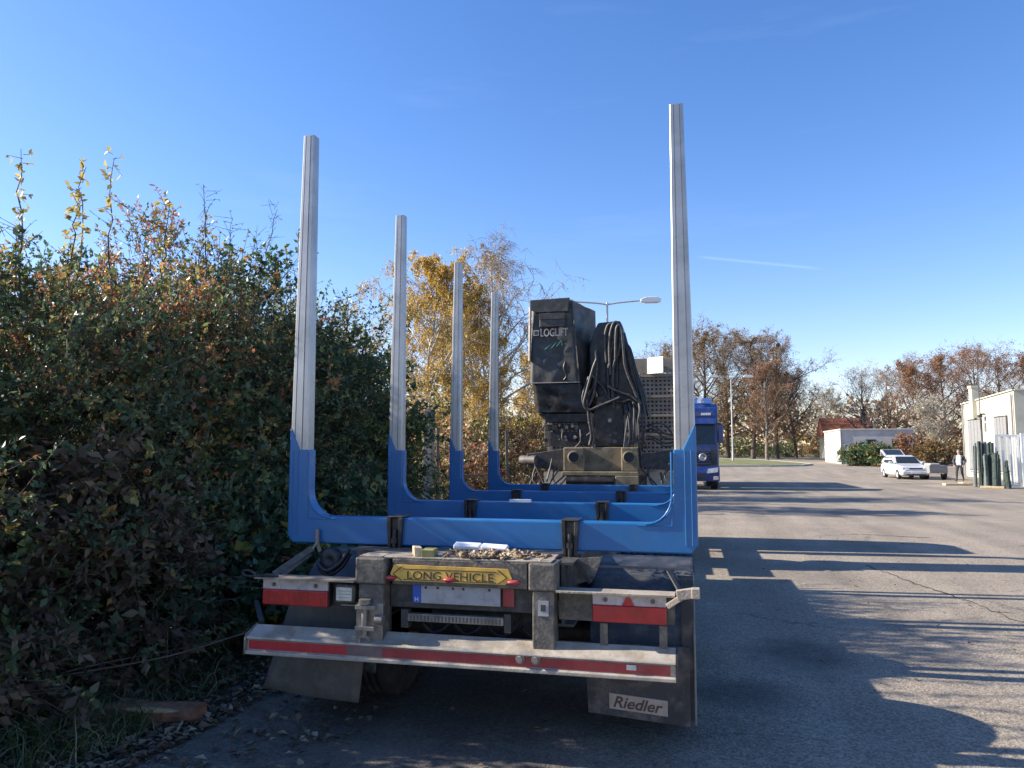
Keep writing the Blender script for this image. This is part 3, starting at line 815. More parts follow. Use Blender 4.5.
# crane foot
ft = MB()
outer = [(-1.87, 1.30), (-0.745, 1.30), (-0.745, 1.36), (-1.87, 1.36)]
ft.prism(outer, 'y', 11.20, 11.75)
ft.box(-1.87, -0.745, 11.46, 11.75, 1.361, 1.72)
ft = ft.build('crane_foot', BASEC, K, bevel=0.01)
MB().box(-1.86, -1.55, 11.30, 11.459, 1.362, 1.715).build('foot_cheek', BASEC, ft, bevel=0.015)
MB().box(-1.00, -0.755, 11.30, 11.459, 1.362, 1.715).build('foot_cheek', BASEC, ft, bevel=0.015)
for x in (-1.70, -0.885):
    MB().cyl((x, 11.31, 1.57), (x, 11.285, 1.57), 0.075, n=18).build('foot_bore', BLACK, ft)
    MB().ring((x, 11.29, 1.57), (0, -1, 0), [(0.076, 0), (0.095, 0.0), (0.095, 0.02), (0.076, 0.02)], 18).build('bore_collar', BASEC, ft)
MB().cyl((-1.80, 11.22, 1.22), (-1.10, 11.22, 1.22), 0.07, n=16).build('hydraulic_cylinder', CRANE, K)
MB().box(-1.87, -0.75, 11.26, 11.6, 1.06, 1.14).build('foot_beam', FRAMED, K)
MB().box(-1.08, -0.745, 11.18, 11.25, 1.14, 1.30).build('foot_bracket', BASEC, K, bevel=0.008)
# outriggers
for x0, x1 in ((-2.45, -1.875), (-0.74, -0.10)):
    MB().prism([(x0, 1.42), (x1, 1.36), (x1, 1.70), (x0, 1.62)], 'y', 11.45, 11.75).build('outrigger_beam', FRAMED, K, bevel=0.012)
MB().cyl((-2.56, 11.55, 1.52), (-2.30, 11.44, 1.52), 0.075, n=14).build('outrigger_leg', FRAME, K)
MB().cyl((-0.17, 11.6, 0.45), (-0.17, 11.6, 1.45), 0.06, n=14).build('outrigger_leg', FRAME, K)
MB().box(-2.25, -1.90, 11.8, 11.82, 1.10, 1.34).build('white_tank_panel', pmat('tank_white', (0.55, 0.55, 0.53), 0.6), K)
MB().box(-0.66, -0.24, 11.8, 11.82, 1.14, 1.34).build('white_tank_panel', T.children[0].data.materials[0] if False else bpy.data.materials['tank_white'], K)
for i in range(10):
    x = rnd.uniform(-2.4, -1.9) if i % 2 else rnd.uniform(-0.7, -0.15)
    z = rnd.uniform(1.15, 1.4)
    MB().tube([(x, 11.40, z+0.15), (x+rnd.uniform(-.15, .15), 11.30, z-0.05), (x+rnd.uniform(-.2, .2), 11.25, z-0.18), (x+rnd.uniform(-.25, .25), 11.38, z+rnd.uniform(-.1, .2))], 0.013, 6, 4).build('hose', HOSE, K)
# slewing column
MB().ring((-1.22, 11.95, 1.72), (0, 0, 1), [(0.30, 0), (0.30, 0.10), (0.22, 0.16), (0.19, 0.5), (0.17, 1.3), (0.001, 1.3)], 22).build('slewing_column', CRANE, K)
MB().prism([(-1.42, 1.725), (-0.96, 1.725), (-0.98, 2.40), (-1.12, 2.55), (-1.38, 2.50), (-1.44, 2.2)], 'y', 11.55, 11.80).build('column_head', CRANE, K, bevel=0.02)
MB().box(-1.68, -1.47, 11.62, 11.66, 1.76, 2.22).build('control_panel', FRAMED, K, bevel=0.01)
fr = MB().box(-2.22, -1.50, 11.66, 11.70, 1.98, 2.08).box(-2.22, -2.13, 11.662, 11.698, 1.73, 1.979).box(-1.60, -1.50, 11.662, 11.698, 1.73, 1.979)
fr = fr.build('valve_frame', FRAME, K, bevel=0.006)
for i in range(7): MB().box(-2.16+i*0.085, -2.10+i*0.085, 11.63, 11.66, 1.995, 2.065).build('valve_block', GUARD if i % 2 else BLACK, fr)
MB().box(-2.12, -1.62, 11.66, 11.75, 1.74, 1.96).build('valve_box', BLACK, K)
for i in range(22):
    x, z = rnd.uniform(-2.2, -1.45), rnd.uniform(1.74, 2.2)
    MB().cyl((x, 11.64, z), (x+rnd.uniform(-.02, .02), 11.56, z), rnd.uniform(.012, .03), n=8).build('fitting', rnd.choice([STEEL, CRANE, FRAME, GUARD]), K)
for i in range(9):
    x = rnd.uniform(-1.4, -0.98); z = rnd.uniform(1.8, 2.45)
    MB().cyl((x, 11.55, z), (x, 11.52, z), rnd.uniform(.018, .04), n=6).build('boom_bolt', rnd.choice([STEEL, CRANE, FRAME]), K)
for i in range(5):
    x = rnd.uniform(-2.2, -1.5); z = 1.9+rnd.uniform(0, .25)
    MB().tube([(x, 11.55, z), (x+rnd.uniform(-.1, .1), 11.48, z-0.12), (x+rnd.uniform(-.15, .15), 11.5, z-0.22)], 0.011, 6, 4).build('hose', HOSE, K)
MB().box(-0.40, -0.14, 11.5, 11.62, 1.50, 1.62).build('lamp_bracket', FRAME, K, bevel=0.01)
# tarpaulin cover over the folded boom
def cover(corners_top, corners_bot, nz, nu, name, mat, parent, amp):
    V = []
    n = len(corners_top)
    ring = []
    for j in range(nz+1):
        v = j/nz
        for e in range(n):
            a = Vector(corners_top[e]).lerp(Vector(corners_bot[e]), v)
            b = Vector(corners_top[(e+1) % n]).lerp(Vector(corners_bot[(e+1) % n]), v)
            for i in range(nu):
                u = i/nu
                p = a.lerp(b, u)
                w = math.sin(math.pi*u)*amp
                q = math.sin(p.x*9+p.z*5)*0.5+math.sin(p.x*21-p.z*13+p.y*7)*0.35+math.sin(p.z*31+p.x*5)*0.25
                nrm = (b-a).cross(Vector((0, 0, 1))).normalized()
                V.append(p+nrm*w*q)
    m = n*nu
    mbb = MB()
    mbb.add(V, [(j*m+i, j*m+(i+1) % m, (j+1)*m+(i+1) % m, (j+1)*m+i) for j in range(nz) for i in range(m)], True)
    mbb.add(V, [tuple(range(m)), tuple(range((nz+1)*m-1, nz*m-1, -1))])
    return mbb.build(name, mat, parent)
cv = cover([(-2.37, 11.50, 3.97), (-1.75, 11.50, 3.99), (-1.45, 12.05, 3.90), (-2.30, 12.05, 3.92)],
           [(-2.40, 11.46, 2.71), (-1.64, 11.46, 2.70), (-1.43, 12.05, 2.70), (-2.32, 12.05, 2.70)], 22, 14, 'crane_cover', TARP, K, 0.030)
cover([(-2.37, 11.50, 2.699), (-1.62, 11.50, 2.69), (-1.45, 12.0, 2.69), (-2.31, 12.0, 2.69)],
      [(-2.32, 11.52, 2.26), (-1.48, 11.52, 2.25), (-1.42, 12.0, 2.25), (-2.28, 12.0, 2.25)], 8, 10, 'lower_cover', CRANE, K, 0.03)
MB().prism([(-2.30, 2.24), (-1.50, 2.24), (-1.52, 2.10), (-2.15, 2.10)], 'y', 11.55, 11.95).build('boom_cradle', CRANE, K, bevel=0.01)
MB().prism([(-2.40, 4.005), (-1.77, 4.02), (-1.80, 3.80), (-2.30, 3.80), (-2.40, 3.86)], 'y', 11.43, 11.47).build('cover_flap', TARP, cv, bevel=0.012)
MB().box(-2.24, -1.84, 11.39, 11.43, 3.56, 3.77).build('cover_pocket', TARP, cv, bevel=0.015)
MB().box(-2.24, -1.84, 11.375, 11.389, 3.68, 3.775).build('pocket_flap', FRAMED, cv, bevel=0.004)
PRINT = pmat('cover_print', (0.52, 0.44, 0.38), 0.8, 0, 0.2, 20)
text('lettering', 'LOGLIFT', 0.17, (-2.015, 11.435, 3.485), PRINT, cv, bold=0.003, width=0.43)
MB().box(-2.34, -2.255, 11.43, 11.436, 3.44, 3.525).build('cover_emblem', PRINT, cv)
MB().box(-2.325, -2.27, 11.426, 11.4295, 3.455, 3.51).build('emblem_core', CRANE, cv)
GRN = pmat('green_mark', (0.05, 0.22, 0.17), 0.8)
MB().tube([(-2.16, 11.43, 3.22), (-2.06, 11.43, 3.30), (-2.06, 11.43, 3.24), (-1.98, 11.43, 3.33), (-1.98, 11.43, 3.26), (-1.90, 11.43, 3.36), (-1.89, 11.43, 3.28)], 0.006, 5, 1).build('green_scribble', GRN, cv)
MB().box(-2.42, -1.62, 11.42, 11.426, 2.700, 2.712).build('cover_seam', PRINT, cv)
MB().bar((-2.40, 11.47, 3.9), (-2.41, 11.45, 3.05), 0.03, 0.03).build('cover_strap', STEEL, cv)
MB().bar((-1.735, 11.47, 3.95), (-1.63, 11.44, 2.72), 0.02, 0.02).build('cover_edge', FRAMED, cv)
MB().tube([(-1.84, 11.43, 3.02), (-1.86, 11.40, 2.92), (-1.82, 11.40, 2.80), (-1.86, 11.41, 2.74)], 0.02, 6, 3).build('cover_cord', CRANE, cv)
# boom: dark arm falling to the right with bunched hoses
bm_ = MB().prism([(-1.44, 3.48), (-1.36, 3.64), (-1.02, 3.66), (-0.98, 3.55), (-0.93, 3.20), (-0.80, 2.75), (-0.68, 2.40), (-0.66, 2.25), (-0.85, 2.20), (-1.10, 2.45), (-1.36, 2.45), (-1.50, 2.9), (-1.50, 3.25)], 'y', 11.62, 11.95)
bm_.build('main_boom', CRANE, K, bevel=0.025)
MB().box(-1.25, -1.05, 11.56, 11.62, 2.6, 3.62).build('boom_tube', CRANE, K, bevel=0.02)
MB().cyl((-0.98, 11.55, 3.45), (-0.74, 11.55, 2.45), 0.045, n=12).build('boom_ram', CRANE, K)
for i in range(5):
    x = -0.99+i*0.012
    MB().tube([(x, 11.55, 3.50-i*0.05), (x+0.08, 11.52, 3.2), (x+0.16+rnd.uniform(-.02, .02), 11.52, 2.85), (x+0.28, 11.5, 2.5), (x+0.33, 11.5, 2.3-i*0.03)], 0.018, 6, 4).build('hose', HOSE if i % 2 else CRANE, K)
hz = [
 [(-1.22, 3.0), (-1.24, 3.35), (-1.20, 3.55), (-1.13, 3.58), (-1.10, 3.40), (-1.16, 3.10), (-1.20, 2.75), (-1.18, 2.4)],
 [(-1.16, 2.8), (-1.17, 3.3), (-1.12, 3.56), (-1.05, 3.60), (-1.00, 3.42), (-1.03, 3.15), (-1.11, 2.95), (-1.13, 2.6), (-1.12, 2.3)],
 [(-1.08, 3.05), (-1.06, 3.5), (-0.99, 3.52), (-0.96, 3.2), (-0.93, 2.9), (-0.80, 2.55), (-0.72, 2.35)],
 [(-1.36, 3.05), (-1.42, 2.9), (-1.52, 2.55), (-1.56, 2.36), (-1.48, 2.28), (-1.32, 2.34), (-1.16, 2.40), (-1.02, 2.46)],
 [(-1.38, 3.2), (-1.37, 2.92), (-1.42, 2.66), (-1.50, 2.45), (-1.50, 2.2), (-1.46, 1.9), (-1.49, 1.75)],
 [(-1.42, 2.82), (-1.36, 2.72), (-1.26, 2.60), (-1.18, 2.45), (-1.00, 2.40), (-0.85, 2.42), (-0.75, 2.30)],
 [(-1.48, 2.78), (-1.55, 2.60), (-1.58, 2.42), (-1.50, 2.34), (-1.42, 2.5), (-1.38, 2.75), (-1.36, 3.0)],
 [(-1.20, 2.65), (-1.10, 2.58), (-0.98, 2.52), (-0.86, 2.48), (-0.70, 2.36)],
 [(-1.46, 2.24), (-1.44, 2.0), (-1.42, 1.85), (-1.45, 1.74)],
]
for i, h in enumerate(hz):
    MB().tube([(x, 11.47-0.02*(i % 4), z) for x, z in h], 0.022, 7, 5).build('hose', HOSE, K)
for i in range(11):
    x = -0.92+i*0.028
    z0 = rnd.uniform(2.15, 2.35)
    MB().tube([(x-0.05, 11.5, z0+0.2), (x, 11.42+rnd.uniform(-.03, .05), z0-0.05), (x+rnd.uniform(-.06, .03), 11.40, z0-0.3), (x+rnd.uniform(-.07, .02), 11.43, 1.70-rnd.uniform(0, .2))], rnd.uniform(0.013, 0.02), 6, 4).build('hose', HOSE, K)
for i in range(6):
    z = rnd.uniform(1.75, 2.05)
    MB().tube([(-0.70, 11.6, z), (-0.55, 11.55, z+rnd.uniform(-.06, .06)), (-0.38, 11.6, z+rnd.uniform(-.12, .06)), (-0.25, 11.6, z-rnd.uniform(0, .25))], 0.014, 6, 4).build('hose', HOSE, K)
# pierced guard behind the cab
gx0, gx1, gz0, gz1 = -2.35, -0.16, 1.25, 2.95
lat = MB()
p = 0.070
i = 0
x = gx0
while x < gx1:
    lat.box(x, x+0.034, 13.0, 13.014, gz0, gz1); x += p
z = gz0
while z < gz1:
    lat.box(gx0, gx1, 12.998, 13.0155, z, z+0.036); z += p
gd = tag(lat.build('guard_lattice', GUARD, K), kind='stuff')
for z in (1.30, 1.62, 1.94, 2.26, 2.58, 2.93): MB().box(gx0, gx1, 12.97, 12.996, z-0.02, z+0.02).build('guard_rail', GUARD, gd)
for x in (gx0, -1.55, -0.905, gx1): MB().box(x-0.03, x+0.03, 12.95, 13.03, gz0-0.15, gz1+0.02).build('guard_post', GUARD, gd)
MB().box(-0.90, -0.86, 12.955, 12.9965, 2.62, 2.92).build('guard_plate', GUARD, gd)
MB().box(-2.35, -0.16, 12.99, 13.02, 2.98, 3.23).build('guard_head', GUARD, gd, bevel=0.006)
MB().obox((-0.555, 12.90, 3.10), (0.31, 0.012, 0.27), (0, 0, R(-32))).build('pale_panel', LITE, gd)
MB().box(-2.33, -0.18, 13.10, 13.12, 1.26, 2.93).build('guard_backing', CRANE, K)
# cab (ahead of the guard)
cb = MB().prism([(13.40, 0.95), (15.1, 0.75), (15.2, 1.5), (14.95, 2.35), (14.6, 2.55), (13.5, 2.55), (13.40, 2.45)], 'x', -2.50, -0.06).build('cab', pmat('cab_dark', (0.03, 0.032, 0.036), 0.4, 0, 0.1, coat=0.3), K, bevel=0.06, seg=3)
for x in (-2.503, -0.057): MB().prism([(13.8, 1.55), (14.95, 1.55), (14.8, 2.25), (13.8, 2.25)], 'x', x-0.006, x+0.006).build('side_window', GLASSD, cb)
MB().prism([(15.14, 1.6), (15.175, 1.6), (14.99, 2.28), (14.955, 2.28)], 'x', -2.35, -0.21).build('windscreen', GLASSD, cb)
MB().box(-2.05, -1.85, 12.1, 12.9, 0.6, 1.0).build('fuel_tank', STEEL, K, bevel=0.05)

# ------------------------------------------------------------------ parked blue truck facing the camera
TB = pmat('truck_blue', (0.012, 0.034, 0.155), 0.3, 0, 0.12, 2.0, (0.12, 0.14, 0.22), 0.35, coat=0.4)
B = thing('parked_truck', 'dark blue truck parked facing the camera on the road behind the right stakes', 'truck', (-0.05, 34.2, 0), local=True)
cabp = [(0.0, 0.55), (0.0, 1.75), (0.10, 2.9), (0.22, 3.55), (0.6, 3.78), (2.2, 3.78), (2.2, 0.9), (1.6, 0.9)]
cabm = MB().prism(cabp, 'x', -1.22, 1.22).build('cab', TB, B, bevel=0.07, seg=3)
MB().prism([(-0.012, 1.98), (0.085, 2.82), (0.105, 2.82), (0.01, 1.98)], 'x', -1.08, 1.08).build('windscreen', GLASSD, cabm)
MB().prism([(-0.20, 2.86), (-0.06, 3.12), (0.10, 3.12), (0.06, 2.86)], 'x', -1.12, 1.12).build('sun_visor', TB, B, bevel=0.02)
lg = MB().box(-0.45, 0.95, 0.125, 0.14, 3.20, 3.40).build('roof_sign', TB, B)
for i in range(6): MB().prism([(0.50+i*0.07, 3.25), (0.56+i*0.07, 3.25), (0.585+i*0.07, 3.35), (0.525+i*0.07, 3.35)], 'y', 0.115, 0.124).build('sign_mark', WHITE, lg)
gr = MB().box(-0.85, 0.85, -0.025, 0.0, 1.05, 1.70).build('grille', BLACK, B, bevel=0.01)
for i in range(5): MB().box(-0.83, 0.83, -0.045, -0.026, 1.12+i*0.12, 1.16+i*0.12).build('grille_slat', TB, gr)
MB().ring((0.55, -0.045, 1.42), (0, -1, 0), [(0.17, 0), (0.17, 0.02), (0.12, 0.03), (0.11, 0.015), (0.001, 0.015)], 20).build('grille_badge', ALU, B)
bu = MB().prism([(-0.10, 0.38), (-0.12, 0.75), (-0.04, 1.02), (0.5, 1.02), (0.5, 0.38)], 'x', -1.24, 1.24).build('bumper', TB, B, bevel=0.04, seg=3)
for s in (-1, 1):
    MB().prism([(s*0.70, 0.72), (s*1.16, 0.78), (s*1.18, 0.98), (s*0.76, 0.92)], 'y', -0.135, -0.10).build('headlight', pmat('headlamp', (0.6, 0.62, 0.65), 0.15), B)
    mr = MB().box(s*1.32-0.11, s*1.32+0.11, -0.02, 0.10, 2.05, 2.85).build('mirror', TB, B, bevel=0.03)
    MB().bar((s*1.12, 0.15, 2.85), (s*1.30, 0.06, 2.88), 0.05, 0.05).build('mirror_arm', BLACK, mr)
    for y, w in ((1.15, 0.30), (4.2, 0.55), (5.5, 0.55)): wheel(B, (s*1.03, y, 0.50), s, 0.50, w)
    MB().box(s*0.45-0.05, s*0.45+0.05, 1.5, 6.4, 0.75, 0.98).build('chassis_rail', FRAMED, B)
    MB().cyl((s*0.55, 0.5, 3.82), (s*0.55, 0.5, 3.90), 0.10, n=12).build('beacon', WHITE, B)
MB().prism([(0.55, 3.78), (1.9, 4.12), (2.15, 4.12), (2.15, 3.79)], 'x', -1.0, 1.0).build('roof_deflector', TB, B, bevel=0.04)
MB().prism([(0.34, 3.80), (0.46, 3.80), (0.60, 4.02), (0.50, 4.18), (0.40, 4.02)], 'y', 0.30, 0.40).build('roof_lamp', WHITE, B)
for s in (-1, 1):
    MB().bar((s*0.1, -0.03, 2.02), (s*0.75, 0.035, 2.42), 0.025, 0.02).build('wiper', BLACK, B)
    MB().box(s*0.98-0.16, s*0.98+0.16, -0.03, -0.001, 1.08, 1.72).build('corner_vent', BLACK, B, bevel=0.01)
    MB().box(s*1.08-0.10, s*1.08+0.10, -0.14, -0.121, 0.45, 0.60).build('fog_lamp', WHITEL, B, bevel=0.01)
    MB().box(s*1.225-0.004, s*1.225+0.004, 0.9, 1.95, 2.0, 2.8).build('door_window', GLASSD, B)
    MB().bar((s*1.235, 0.75, 1.2), (s*1.235, 0.75, 2.9), 0.02, 0.03).build('grab_rail', STEEL, B)
MB().box(-0.62, 0.62, -0.135, -0.121, 0.50, 0.68).build('bumper_grille', BLACK, B)
MB().box(-0.26, 0.26, -0.15, -0.136, 0.54, 0.65).build('number_plate', WHITE, B)
MB().box(-1.24, 1.24, 2.6, 9.4, 1.05, 3.6).build('load_body', pmat('grey_body', (0.22, 0.23, 0.25), 0.7), B, bevel=0.03)
MB().box(-1.0, -0.2, 1.2, 4.0, 0.45, 0.9).build('fuel_tank', STEEL, B, bevel=0.05)

# ------------------------------------------------------------------ street lamps
LAMPG = pmat('galvanised', (0.46, 0.46, 0.45), 0.6, 0.3, 0.1)
LAMPW = pmat('lamp_head', (0.80, 0.80, 0.78), 0.5, 0, 0.06)
def street_lamp(x, y, h, arm, label, rz=0.0):
    t = thing('street_lamp', label, 'street lamp', (x, y, zg(y)), 'double street lamps along the road', local=True)
    MB().cyl((0, 0, 0), (0, 0, h*0.12), 0.13, 0.13, n=12).cyl((0, 0, h*0.12), (0, 0, h), 0.10, 0.055, n=12).build('pole', LAMPG, t)
    for s in (-1, 1):
        a = MB().tube([(0, 0, h-0.15), (s*arm*0.3, 0, h-0.05), (s*arm, 0, h+0.06)], 0.05, 8, 3).build('arm', LAMPG, t)
        hd = MB().prism([(s*arm, h-0.02), (s*(arm+0.25), h-0.06), (s*(arm+1.1), h-0.05), (s*(arm+1.15), h+0.10), (s*(arm+0.9), h+0.24), (s*(arm+0.3), h+0.24), (s*arm, h+0.13)], 'y', -0.16, 0.16).build('lamp_head', LAMPW, a, bevel=0.03)
        MB().box(s*(arm+0.6)-0.35, s*(arm+0.6)+0.35, -0.11, 0.11, h-0.09, h-0.062).build('lens', pmat('lamp_lens', (0.55, 0.55, 0.50), 0.3), hd)
    t.rotation_euler = (0, 0, rz)
    return t
street_lamp(-4.4, 42.1, 10.0, 1.85, 'tall double street lamp rising behind the black crane', R(8))
street_lamp(4.8, 93.5, 10.0, 1.5, 'double street lamp on the grass island, far down the road', R(13))

# ------------------------------------------------------------------ buildings
CREAM = pmat('cream_render', (0.50, 0.485, 0.385), 0.9, 0, 0.08, 1.2, (0.36, 0.33, 0.24), 0.5, bump=0.1)
SHUT = pmat('grey_shutter', (0.22, 0.22, 0.215), 0.7, 0, 0.12, 5)
CONC = pmat('pale_concrete', (0.46, 0.44, 0.41), 0.9, 0, 0.12, 1.0, (0.32, 0.30, 0.28), 0.5)
ROOFT = pmat('roof_tile', (0.42, 0.15, 0.08), 0.85, 0, 0.25, 3)
S = thing('cream_building', 'cream flat-roofed shop building with grey shuttered windows on the right', 'building', (17.5, 51, 0))
prb = [(47.3, 0), (55.6, 0), (55.6, 4.75), (47.3, 5.05)]
MB().prism(prb, 'x', 17.5, 30).build('wall', CREAM, S)
MB().bar((17.47, 47.25, 5.09), (17.47, 55.65, 4.79), 0.12, 0.07).build('roof_edge', CREAM, S)
MB().bar((17.53, 47.27, 5.085), (30, 47.27, 5.085), 0.12, 0.07).build('roof_edge', CREAM, S)
MB().box(17.25, 17.65, 52.95, 53.5, 3.75, 5.65).box(17.19, 17.71, 52.89, 53.56, 5.651, 5.80).build('chimney', CREAM, S)
for y0, y1 in ((52.2, 54.6), (48.3, 50.2)):
    w = MB().box(17.44, 17.498, y0, y1, 0.5, 3.72).build('window', FRAMED, S)
    k = 4
    for i in range(k):
        a = y0+0.06+i*(y1-y0-0.12)/k
        MB().box(17.415, 17.4395, a+0.02, a+(y1-y0-0.12)/k-0.02, 0.56, 3.64).build('shutter_panel', SHUT, w)
    MB().box(17.36, 17.497, y0-0.1, y1+0.1, 0.42, 0.499).build('sill', CREAM, w)
MB().box(17.42, 17.499, 50.5, 51.4, 0.0, 2.2).build('door', SHUT, S)
wlm = MB().box(17.2, 17.499, 51.6, 51.7, 3.9, 3.98).box(17.12, 17.3, 51.5, 51.8, 3.72, 3.899).build('wall_lamp', BLACK, S)
MB().box(17.43, 17.499, 51.55, 51.8, 2.9, 3.4).build('meter_box', SHUT, S)
for y in (47.45, 55.3): MB().cyl((17.4, y, 0), (17.4, y, 4.85), 0.05, n=8).build('downpipe', SHUT, S)
MB().cyl((17.3, 51.9, 3.0), (17.3, 51.9, 7.9), 0.03, n=6).build('aerial_pole', FRAMED, S)
MB().tube([(17.4, 55.0, 4.6), (15.5, 62, 5.0), (13.5, 70, 5.7), (11.5, 78, 6.7)], 0.012, 5, 4).build('supply_wire', FRAMED, S)
w = MB().box(19.0, 21.0, 47.24, 47.298, 1.1, 3.6).build('window', GLASSD, S)
MB().box(18.9, 21.1, 47.20, 47.297, 1.0, 1.099).build('sill', CREAM, w)

# low grey building far right, red roof behind
gb = thing('low_building', 'low pale grey flat-roofed building behind the trimmed hedge', 'building', (18, 83, zg(83)))
z0 = zg(83)
MB().box(14.9, 21.6, 83, 93, z0-0.2, z0+3.45).build('wall', CONC, gb)
MB().box(14.8, 21.7, 82.9, 93.1, z0+3.451, z0+3.60).build('roof', CONC, gb)
for x in (17.2, 19.6):
    w = MB().box(x, x+0.9, 82.93, 82.998, z0+1.6, z0+2.5).build('window', FRAMED, gb)
    MB().box(x+0.07, x+0.42, 82.90, 82.929, z0+1.67, z0+2.43).build('pane', GLASSD, w)
    MB().box(x+0.48, x+0.83, 82.90, 82.929, z0+1.67, z0+2.43).build('pane', GLASSD, w)
MB().cyl((14.84, 82.95, z0), (14.84, 82.95, z0+3.4), 0.05, n=8).build('downpipe', SHUT, gb)
rh = thing('red_roof_house', 'house with red tiled roof rising behind the low grey building', 'house', (20.5, 115, zg(115)))
z0 = zg(115)
MB().box(18.2, 24.0, 112, 118, z0-0.1, z0+3.3).build('wall', CREAM, rh)
rf = MB().prism([(111.4, z0+3.2), (115, z0+5.7), (118.6, z0+3.2)], 'x', 17.8, 24.4).build('roof', ROOFT, rh)
for i in range(9): MB().bar((17.78, 111.4+0.36*i, z0+3.24+0.25*i), (24.42, 111.4+0.36*i, z0+3.24+0.25*i), 0.10, 0.05).build('tile_course', ROOFT, rf)
MB().box(23.2, 23.9, 114.2, 114.9, z0+4.6, z0+6.8).build('chimney', FRAMED, rf)

# glazed white display frames beside the shop
WF = pmat('white_frame', (0.76, 0.77, 0.76), 0.45, 0, 0.04)
def glassmat():
    m, n, l, b = nodemat('window_glass')
    b.inputs['Base Color'].default_value = (0.75, 0.82, 0.82, 1)
    b.inputs['Roughness'].default_value = 0.03
    b.inputs['Transmission Weight'].default_value = 0.85
    b.inputs['Alpha'].default_value = 0.35
    return m
GL = glassmat()
g = thing('glazed_frame', 'tall white-framed glazed display with many panes beside the cream shop', 'glazed frame', (15.2, 40.4, 0))
def gframe(xa, xb, y, z1, ncol):
    f = MB()
    f.box(xa, xa+0.09, y, y+0.09, 0.05, z1); f.box(xb-0.09, xb, y, y+0.09, 0.05, z1)
    f.box(xa+0.091, xb-0.091, y, y+0.09, z1-0.10, z1); f.box(xa+0.091, xb-0.091, y, y+0.09, 0.05, 0.15)
    for i in range(1, ncol):
        x = xa+(xb-xa)*i/ncol
        f.box(x-0.035, x+0.035, y+0.01, y+0.08, 0.151, z1-0.101)
    fr = f.build('frame', WF, g)
    for i in range(ncol):
        a, b = xa+(xb-xa)*i/ncol, xa+(xb-xa)*(i+1)/ncol
        MB().box(a+0.05, b-0.05, y+0.04, y+0.05, 0.16, z1-0.11).build('pane', GL, fr)
gframe(13.75, 14.75, 39.6, 2.45, 3)
gframe(14.8, 16.6, 39.5, 2.5, 4)
MB().box(16.51, 16.6, 39.6, 43.5, 0.05, 2.5).build('end_panel', WF, g)

# upright bundles in front of the shop
BND = pmat('green_netting', (0.022, 0.040, 0.034), 0.7, 0, 0.3, 8, (0.10, 0.12, 0.11), 0.5)
BNG = pmat('grey_green_roll', (0.13, 0.155, 0.145), 0.7, 0, 0.25, 8, (0.05, 0.06, 0.055), 0.5)
spots = [(13.02, 40.6, 2.05, 0.075, BNG, 'slim pale grey-green roll, leftmost of the bundles by the shop'),
         (13.22, 40.2, 2.15, 0.10, BND, 'tall dark green roll next to the leftmost slim roll'),
         (13.28, 39.6, 1.50, 0.085, BNG, 'short grey-green roll standing in front of the tall dark roll'),
         (13.48, 40.1, 2.18, 0.11, BNG, 'tallest grey-green roll in the middle of the bundles'),
         (13.66, 39.8, 2.10, 0.12, BND, 'tall dark green roll right of the tallest grey-green roll'),
         (13.62, 39.2, 1.62, 0.13, BND, 'thick black-green bundle in front of the tall rolls'),
         (13.92, 39.4, 1.35, 0.10, BNG, 'low grey-green roll nearest to the white glazed frame'),
         (14.10, 39.0, 1.28, 0.085, BND, 'slim low dark bundle leaning near the white glazed frame'),
         (14.28, 38.9, 1.02, 0.10, BND, 'lowest dark bundle, rightmost before the white glazed frame')]
for x, y, h, r, m, lab in spots:
    x, y = 12.98+(x-13.02)*0.62, y-0.6
    t = thing('upright_bundle', lab, 'bundle', (x, y, 0), 'bundles standing before the shop', local=True)
    b = MB()
    for k in range(9):
        a = k*0.698
        rr = r*rnd.uniform(0.42, 0.55)
        p0 = Vector((math.cos(a)*r*0.62, math.sin(a)*r*0.62, 0.0))
        b.cyl(p0, p0+Vector((rnd.uniform(-.03, .03), rnd.uniform(-.03, .03), h*rnd.uniform(0.9, 1.04))), rr, rr*rnd.uniform(.7, 1), n=7)
    tag(b.build('rods', m, t), kind='stuff')
    MB().cyl((0, 0, 0), (0, 0, h*0.96), r*0.7, n=9).build('core', m, t)
    for k in (0.3, 0.75): MB().ring((0, 0, h*k), (0, 0, 1), [(r*1.10, -0.02), (r*1.14, -0.02), (r*1.14, 0.02), (r*1.10, 0.02)], 12).build('band', m, t)
    t.rotation_euler = (rnd.uniform(-.05, .05), rnd.uniform(-.06, .06), rnd.uniform(0, 3))
for i, (x, y, l_, a, lab) in enumerate(((12.7, 41.6, 1.3, 0.2, 'pale plank lying on the asphalt left of the bundles'), (13.2, 38.6, 0.9, -0.3, 'short pale board lying flat in front of the grey-green roll'), (13.7, 43.2, 1.0, 0.5, 'pale plank lying behind the bundles near the walking person'))):
    o = MB().obox((0, 0, 0.06), (l_, 0.3, 0.10)).build('plank', WOOD, bevel=0.01)
    o.location = (x, y, 0); o.rotation_euler = (0, 0, a)
    tag(o, lab, 'plank', 'pale planks on the asphalt')

# ------------------------------------------------------------------ white car with open tailgate
CARW = pmat('car_white', (0.52, 0.53, 0.54), 0.3, 0, 0.03, 2, coat=0.5)
c = thing('white_car', 'white estate car with its tailgate open, facing the camera', 'car', (12.85, 51.6, 0), local=True)
